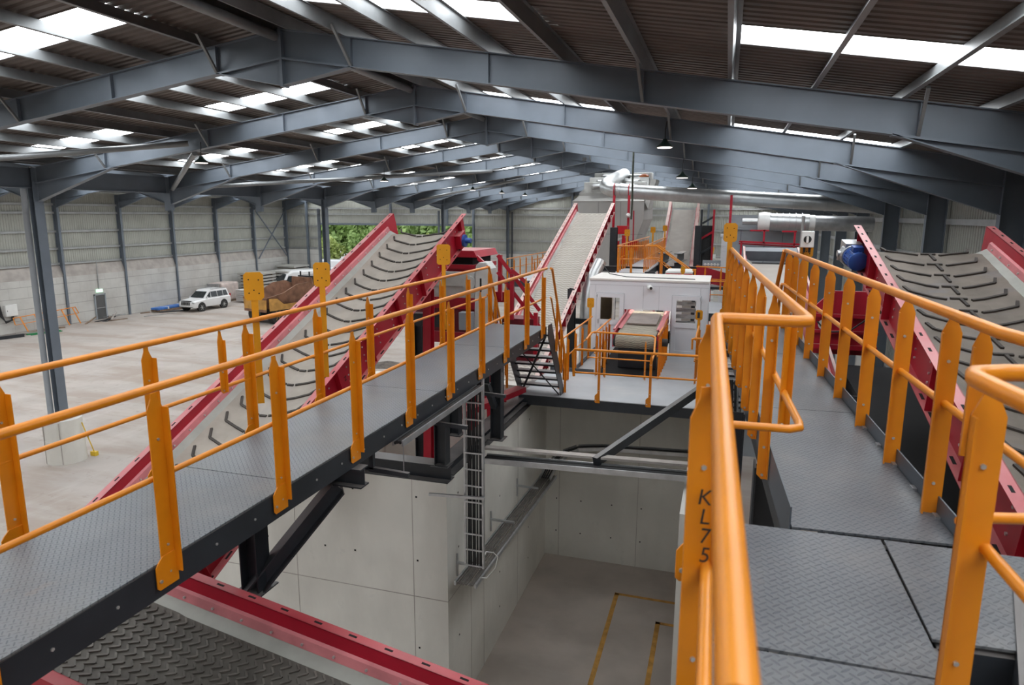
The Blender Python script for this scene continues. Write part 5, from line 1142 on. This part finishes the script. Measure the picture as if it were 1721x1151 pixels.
for i in range(4): tag(MB().tube([(XW + .08, 36.0 + .05 * i, 4.9), (XW + .10, 36.0 + .05 * i, 2.4), (XW + .14, 36.1 + .06 * i, 1.4), (XW + .16, 36.45, 1.0 - .04 * i), (XW + .14, 36.9 + .05 * i, 1.05), (XW + .12, 36.95 + .05 * i, 1.35)], .035, 7).build('black_cable', CABLE, smooth=True), 'thick black cable looping into the electrical box on the left wall', 'cable', 'cables into the electrical box')
t = thing('loose_handrail', 'spare amber handrail panel leaning against the left wall', 'handrail', (0, 0, 0))
def lr(s, z): return (XW + .85 - z * .42, 36.85 + s * 5.2, z + .08)
def lp(s, z): return lr(s, z * 1.0)
MB().tube([lp(-.01, .62), lp(.0, 1.12), lp(1.0, 1.30), lp(1.02, .80)], .035, 8).build('top_rail', ORANGE, t, smooth=True); MB().tube([lp(.0, .62), lp(1.02, .80)], .025, 8).build('mid_rail', ORANGE, t, smooth=True)
for s, in ((.1,), (.32,), (.55,), (.76,), (.95,)): MB().bar(lp(s, 1.12 + .18 * s), lp(s + .03, .0), .09, .03, up=(1, 0, 0)).build('post', ORANGE, t)
def plank(label, pts, m_, w=.18, h=.1, name='loose_plank', cat='plank'): tag(MB().bar(pts[0], pts[1], w, h).build(name, m_), label, cat, 'scrap along the left wall')
plank('dark beam lying on the floor at the far left edge', ((-49.2, 34.0, .12), (-48.6, 36.3, .12)), DARK, .4, .24, 'scrap_beam', 'beam')
plank('broken timber lying near the leaning amber handrail', ((-49.6, 35.6, .08), (-49.3, 37.8, .08)), WOOD, .2, .14)
plank('bent timber scrap lying behind the dark beam', ((-49.2, 36.2, .2), (-48.9, 38.0, .06)), DUSTCONC, .12, .1)
plank('green strap lying on the floor left of the valley column', ((-48.9, 36.8, .05), (-48.3, 39.0, .05)), GREEN, .16, .08, 'green_bar', 'bar')
plank('second green strap lying beside the first green one', ((-48.5, 36.8, .04), (-48.0, 38.9, .04)), GREEN, .08, .06, 'green_bar', 'bar')
plank('brown timber between the green straps and the leaning handrail', ((-49.7, 38.2, .06), (-49.3, 40.2, .06)), WOOD, .16, .1)
plank('rusty bar lying in front of the personnel door', ((-48.9, 43.9, .04), (-48.5, 45.4, .04)), WOOD, .14, .06)
plank('dark batten right of the personnel door', ((-48.9, 49.3, .05), (-47.6, 51.0, .05)), DARK, .22, .1)
plank('long thin pole on the floor in front of the dark batten', ((-48.2, 46.9, .03), (-47.2, 49.6, .03)), GALV, .07, .05)
plank('short timber standing against the wall foot right of the door', ((-49.9, 48.2, .05), (-49.7, 49.0, .05)), WOOD, .12, .08)
plank('thin timber along the wall foot before the blue bundle', ((-49.7, 50.2, .05), (-49.3, 52.3, .05)), WOOD, .12, .08)
rr = random.Random(3)
for k in range(9):
    a = rr.uniform(0, 3.1); c = Vector((-49.3 + rr.uniform(-.35, .35), 44.0 + rr.uniform(-1.2, 1.3), .1 + .09 * (k % 4))); d = Vector((math.cos(a) * .55, math.sin(a) * .75, rr.uniform(-.1, .25)))
    tag(MB().bar(c - d, c + d, .1, .08).build('scrap_piece', [DARK, WOOD, GALV, DUSTCONC][k % 4]), 'scrap piece in the jumbled heap at the foot of the personnel door', 'scrap', 'scrap heap by the door')
t = thing('wrapped_bundle', 'long blue wrapped bundle lying along the left wall foot', 'bundle', (-49.3, 51.6, 0))
MB().box(-.45, .45, -2.4, 2.2, .22, .42).build('blue_wrap', BLUET, t, bevel=.05); MB().box(-.5, .5, -2.3, 2.0, .05, .22).build('pallet_timber', WOOD, t)
for y0 in (-1.3, .7): MB().box(-.47, .47, y0, y0 + .15, .2, .435).build('white_strap', PLAST, t)
# stacks behind the car
t = thing('cardboard_box', 'brown cardboard box on the floor behind the white car', 'box', (-49.3, 55.9, 0)); MB().box(-.6, .6, -.8, .8, 0, 1.45).build('carton', CARDB, t)
t = thing('wrapped_pallet', 'pallet of pinkish wrapped goods behind the roof of the white car', 'pallet load', (-49.2, 58.3, 0)); MB().box(-.8, .8, -1.3, 1.3, .15, 1.95).build('wrapped_load', WRAP, t, bevel=.12); MB().box(-.8, .8, -1.3, 1.3, 0, .15).build('pallet', WOOD, t)
tag(MB().box(-50.0, -48.6, 56.8, 57.0, 0, 1.9).box(-50, -48.6, 56.5, 56.8, .9, 1.6).build('grey_sack', GALV), 'grey crumpled sack between carton and wrapped pallet', 'sack')
for i, (x, y, k, h, lab) in enumerate(((-48.3, 62.5, 8, .27, 'nearest'), (-47.2, 66.0, 8, .27, 'middle'), (-48.6, 69.3, 9, .27, 'farthest'))):
    for q in range(k):
        z = .15 + .33 * q; sg = rr.uniform(-.08, .08)
        t = tag(MB().box(x - 1.3 + sg, x + 1.3 + sg, y - 1.5, y + 1.5, z, z + .2).build('concrete_slab', PANEL if False else mat('slab_grey', (.42, .41, .38), .85, 0, .1, 1)), 'flat grey slab in the %s stack by the left wall, layer %s from the floor' % (lab, ORD[q]), 'slab', 'stacked slabs by the left wall')
        for yy in (-1.1, 1.0): MB().box(x - 1.2, x + 1.2, y + yy - .06, y + yy + .06, z - .13, z).build('spacer_timber', WOOD, t)
t = thing('sheet_stack', 'low bundle of thin pale sheets behind the tail of the white car', 'stack', (-46.6, 58.9, 0))
for q in range(12): MB().box(-.7, .7, -1.2, 1.2, .12 + .1 * q, .20 + .1 * q).build('sheet', PLAST if q % 2 else GALV, t)
plank('broken pallet boards behind the white car on the floor', ((-45.2, 57.8, .08), (-43.6, 60.6, .08)), WOOD, .5, .12, 'pallet_board', 'board')
plank('dark bar beside the broken pallet boards', ((-44.6, 58.2, .04), (-42.8, 60.4, .04)), DARK, .14, .08, 'pallet_board', 'bar')
# white car
def wheel(par, x, y, r, wd, sgn, rim=SILVER):
    w_ = MB().lathe((x, y, r), [(r * .62, -wd / 2), (r * .95, -wd / 2), (r, -wd / 2 + .04), (r, wd / 2 - .04), (r * .95, wd / 2), (r * .62, wd / 2)], 24, 'x').build('wheel', BLACK, par, smooth=True)
    d = x + sgn * (wd / 2 - .02); mb = MB().lathe((d, y, r), [(r * .2, 0), (r * .2, sgn * .03)], 12, 'x')
    for k in range(6):
        a = k * math.pi / 3; mb.bar((d, y, r), (d, y + math.cos(a) * r * .6, r + math.sin(a) * r * .6), .03, .09, up=(1, 0, 0))
    mb.build('rim', rim, w_)
def carsec(y, hw, z0, z1, k=.12): return [(-hw + .05, y, z0), (-hw, y, z0 + k), (-hw, y, z1 - k), (-hw + k, y, z1), (hw - k, y, z1), (hw, y, z1 - k), (hw, y, z0 + k), (hw - .05, y, z0)]
t = thing('car', 'white four wheel drive car parked on the hall floor by the left wall', 'car', (-46.65, 52.65, 0), (0, 0, R(180 - 2)))
# local +y is the front
MB().loft([carsec(-2.38, .84, .55, 1.1), carsec(-2.3, .93, .42, 1.2), carsec(-1.2, .95, .38, 1.2), carsec(.9, .95, .38, 1.18), carsec(1.1, .95, .38, 1.14), carsec(2.0, .93, .38, 1.06), carsec(2.32, .86, .42, .98), carsec(2.42, .74, .5, .86)]).build('body', CARW, t, smooth=True)
MB().loft([[(-.86, -2.28, 1.15), (.86, -2.28, 1.15), (.72, -2.02, 1.84), (-.72, -2.02, 1.84)], [(-.88, -.5, 1.15), (.88, -.5, 1.15), (.74, -.6, 1.88), (-.74, -.6, 1.88)], [(-.88, .3, 1.15), (.88, .3, 1.15), (.70, .12, 1.84), (-.70, .12, 1.84)], [(-.86, 1.12, 1.12), (.86, 1.12, 1.12), (.68, .35, 1.76), (-.68, .35, 1.76)]]).build('cabin_shell', CARW, t, smooth=True)
def glass(par, pts, name='side_window', off=.012):
    a, b, c = Vector(pts[0]), Vector(pts[1]), Vector(pts[2]); n = (b - a).cross(c - a).normalized() * off
    MB().prism([Vector(p) for p in pts], n).prism([Vector(p) for p in pts], -n).build(name, GLASS, par)
for sg in (-1, 1):
    f = lambda y, z: (sg * (.895 - (z - 1.15) * .20), y, z)
    for y0, y1, y2, y3 in ((.85, .25, .18, .20), (.12, -.62, -.62, .1), (-.72, -1.35, -1.35, -.72), (-1.45, -2.02, -1.88, -1.45)):
        glass(t, [f(y0, 1.2), f(y1, 1.2), f(y2, 1.7), f(y3, 1.7)])
    MB().box(sg * .98 - .1, sg * .98 + .1, .72, .84, 1.14, 1.32).build('wing_mirror', CARW, t, bevel=.03)
    for y in (1.45, -1.38):
        wheel(t, sg * .82, y, .38, .26, sg)
        MB().lathe((sg * .945, y, .40), [(.47, -.012), (.47, .012)], 24, 'x').build('wheel_arch', BLACK, t)
    MB().box(sg * .74 - .14, sg * .74 + .14, 2.22, 2.38, .78, .93).build('headlamp', GLASS if False else GALV, t, bevel=.03); MB().box(sg * .84 - .06, sg * .84 + .06, -2.40, -2.24, .9, 1.3).build('tail_lamp', TAIL, t)
    MB().bar((sg * .6, -1.9, 1.90), (sg * .6, -.1, 1.92), .05, .05).build('roof_bar', GALV, t)
glass(t, [(-.76, 1.03, 1.2), (.76, 1.03, 1.2), (.64, .42, 1.72), (-.64, .42, 1.72)], 'windscreen', .02)
g_ = MB().box(-.5, .5, 2.38, 2.44, .66, .92).build('grille', BLACK, t)
for k in range(5): MB().box(-.36 + .18 * k - .02, -.36 + .18 * k + .02, 2.43, 2.455, .67, .91).build('grille_bar', GALV, g_)
MB().box(-.55, .55, 2.05, 2.40, .99, 1.03).build('bonnet_deflector', BLACK, t); MB().box(-.26, .26, 2.41, 2.45, .50, .6).build('number_plate', PLAST, t); MB().box(-.75, .75, 2.36, 2.43, .44, .48).build('bumper_trim', BLACK, t)
# white van behind
t = thing('van', 'white high roof van parked beyond the dump truck', 'van', (-46.2, 66.2, 0), (0, 0, R(180 - 18)))
MB().loft([carsec(-3.0, .95, .4, 2.5, .2), carsec(-2.9, 1.0, .35, 2.65, .2), carsec(.9, 1.0, .35, 2.72, .2), carsec(1.55, .98, .35, 2.45, .2), carsec(1.95, .98, .35, 1.75, .15), carsec(2.25, .98, .35, 1.42, .15), carsec(2.9, .9, .4, 1.18, .15), carsec(3.0, .82, .45, .95, .1)]).build('body', CARW, t, smooth=True)
glass(t, [(-.82, 2.2, 1.50), (.82, 2.2, 1.50), (.78, 1.64, 2.34), (-.78, 1.64, 2.34)], 'windscreen', .05)
for sg in (-1, 1):
    glass(t, [(sg * 1.0, 1.9, 1.45), (sg * 1.0, 1.0, 1.45), (sg * .985, 1.0, 2.15), (sg * .985, 1.5, 2.15)])
    for y in (2.0, -1.7): wheel(t, sg * .88, y, .36, .24, sg)
    MB().box(sg * 1.1 - .08, sg * 1.1 + .08, 1.85, 1.95, 1.4, 1.75).build('wing_mirror', BLACK, t); MB().box(sg * .72 - .15, sg * .72 + .15, 2.9, 2.98, .85, 1.1).build('headlamp', GALV, t)
MB().box(-.6, .6, 2.93, 3.02, .62, 1.0).build('grille', BLACK, t); MB().box(-.85, .85, 2.92, 3.02, .4, .58).build('bumper', BLACK, t)
t = thing('water_tank', 'pale round tank standing behind the white van', 'tank', (-43.6, 69.6, 0)); MB().lathe((0, 0, 0), [(.95, 0), (.95, 2.6), (.85, 2.75), (.2, 2.8)], 28).build('shell', PLAST, t, smooth=True)
# dump truck
t = thing('dump_truck', 'rusty amber articulated dump truck with empty skip behind the left chevron conveyor', 'truck', (-36.3, 46.6, 0), (0, 0, R(-14)))
def skip(y, hw, zb, zt): return [(-hw * .72, y, zb), (-hw, y, zt), (-hw + .1, y, zt), (-hw * .66, y, zb + .15), (hw * .66, y, zb + .15), (hw - .1, y, zt), (hw, y, zt), (hw * .72, y, zb)]
MB().loft([skip(0, 1.35, 1.3, 2.2), skip(1.6, 1.5, 1.1, 2.5), skip(3.0, 1.55, 1.05, 3.1), skip(4.3, 1.5, 1.15, 3.2), skip(5.0, 1.4, 1.6, 2.9)]).build('skip_body', BODYT, t)
MB().prism([(-1.3, -.12, 1.25), (1.3, -.12, 1.25), (1.36, -.12, 2.05), (-1.36, -.12, 2.05)], (0, .1, 0)).build('tailgate', DUMPY, t)
MB().box(-1.38, 1.38, -.14, 0, 2.05, 2.22).box(-1.3, 1.3, -.14, 0, 1.05, 1.25).build('tail_beam', BODYT, t)
for sg in (-1, 1):
    MB().prism([(sg * 1.5, .1, 1.15), (sg * 1.5, .1, 2.15), (sg * 1.5, .9, 2.1), (sg * 1.55, 1.5, 1.6), (sg * 1.55, 4.2, 1.6), (sg * 1.55, 4.4, 1.15)], (sg * .05, 0, 0)).build('side_beam', DUMPY, t)
    for y in (1.0, 2.7, 6.6): wheel(t, sg * 1.15, y, .72, .55, sg, DUMPY)
MB().prism([(-1.4, 4.9, 2.3), (1.4, 4.9, 2.3), (1.2, 4.9, 3.5), (-1.2, 4.9, 3.5)], (0, .12, 0)).build('headboard', BODYT, t)
MB().box(-.5, .5, -.0, 6.5, .8, 1.2).build('chassis', DARK, t); MB().box(-1.1, 1.1, 5.5, 8.4, 1.1, 2.2).build('bonnet', DUMPY, t)
MB().box(-.8, .8, 5.4, 6.9, 2.2, 3.45).build('cab', GLASS, t); MB().box(-.9, .9, 5.3, 7.0, 3.45, 3.6).build('cab_roof', DARK, t)
for x in (-.6, .5): MB().tube([(x, 5.35, 3.3), (x, 5.35, 3.95)], .07, 8).build('exhaust', BLACK, t)
# broom leaning on the concrete base
t = thing('broom', 'yellow handled broom leaning on the round concrete base', 'broom', (0, 0, 0))
MB().tube([(-22.05, 18.58, .14), (-21.97, 18.14, 1.42)], .018, 8).build('handle', mat('yellow_plastic', (.75, .50, .03), .45, 0, .1, 5), t, smooth=True)
MB().box(-22.18, -21.94, 18.52, 18.66, .0, .16).build('brush_head', mat('yellow_plastic', (.75, .50, .03)), t); MB().tube([(-22.01, 18.37, .78), (-22.0, 18.31, .95)], .021, 8).build('grip', BLACK, t)
# parked van in the yard
t = thing('van', 'white van parked outside beyond the gable door', 'van', (-54.6, 86.5, 0), (0, 0, R(100)))
MB().loft([carsec(-3.0, .95, .4, 2.3, .2), carsec(-2.9, 1.0, .35, 2.45, .2), carsec(1.0, 1.0, .35, 2.5, .2), carsec(1.8, .98, .35, 1.7, .15), carsec(2.9, .9, .4, 1.2, .15)]).build('body', CARW, t, smooth=True)
for sg in (-1, 1):
    for y in (2.0, -1.7): wheel(t, sg * .88, y, .36, .24, sg)
    glass(t, [(sg * 1.0, 1.6, 1.4), (sg * 1.0, .3, 1.4), (sg * .99, .3, 2.05), (sg * .99, 1.2, 2.05)])
mb = MB(); rr = random.Random(11); n_ = 14
mb.add([(0, 0, .28)] + [(math.cos(a * 2 * math.pi / n_) * q * rr.uniform(.85, 1.15), math.sin(a * 2 * math.pi / n_) * q * .8 * rr.uniform(.85, 1.15), z) for q, z in ((.6, .17), (1.2, .0)) for a in range(n_)],
       [(0, 1 + a, 1 + (a + 1) % n_) for a in range(n_)] + [(1 + a, 1 + n_ + a, 1 + n_ + (a + 1) % n_, 1 + (a + 1) % n_) for a in range(n_)])
hp = tag(mb.build('dirt_heap', mat('dark_dirt', (.12, .10, .085), .95, 0, .3, 4)), 'low dark heap of dirt on the floor below the left chevron conveyor head', 'heap', kind='stuff')
hp.location = (-18.9, 35.9, 0)
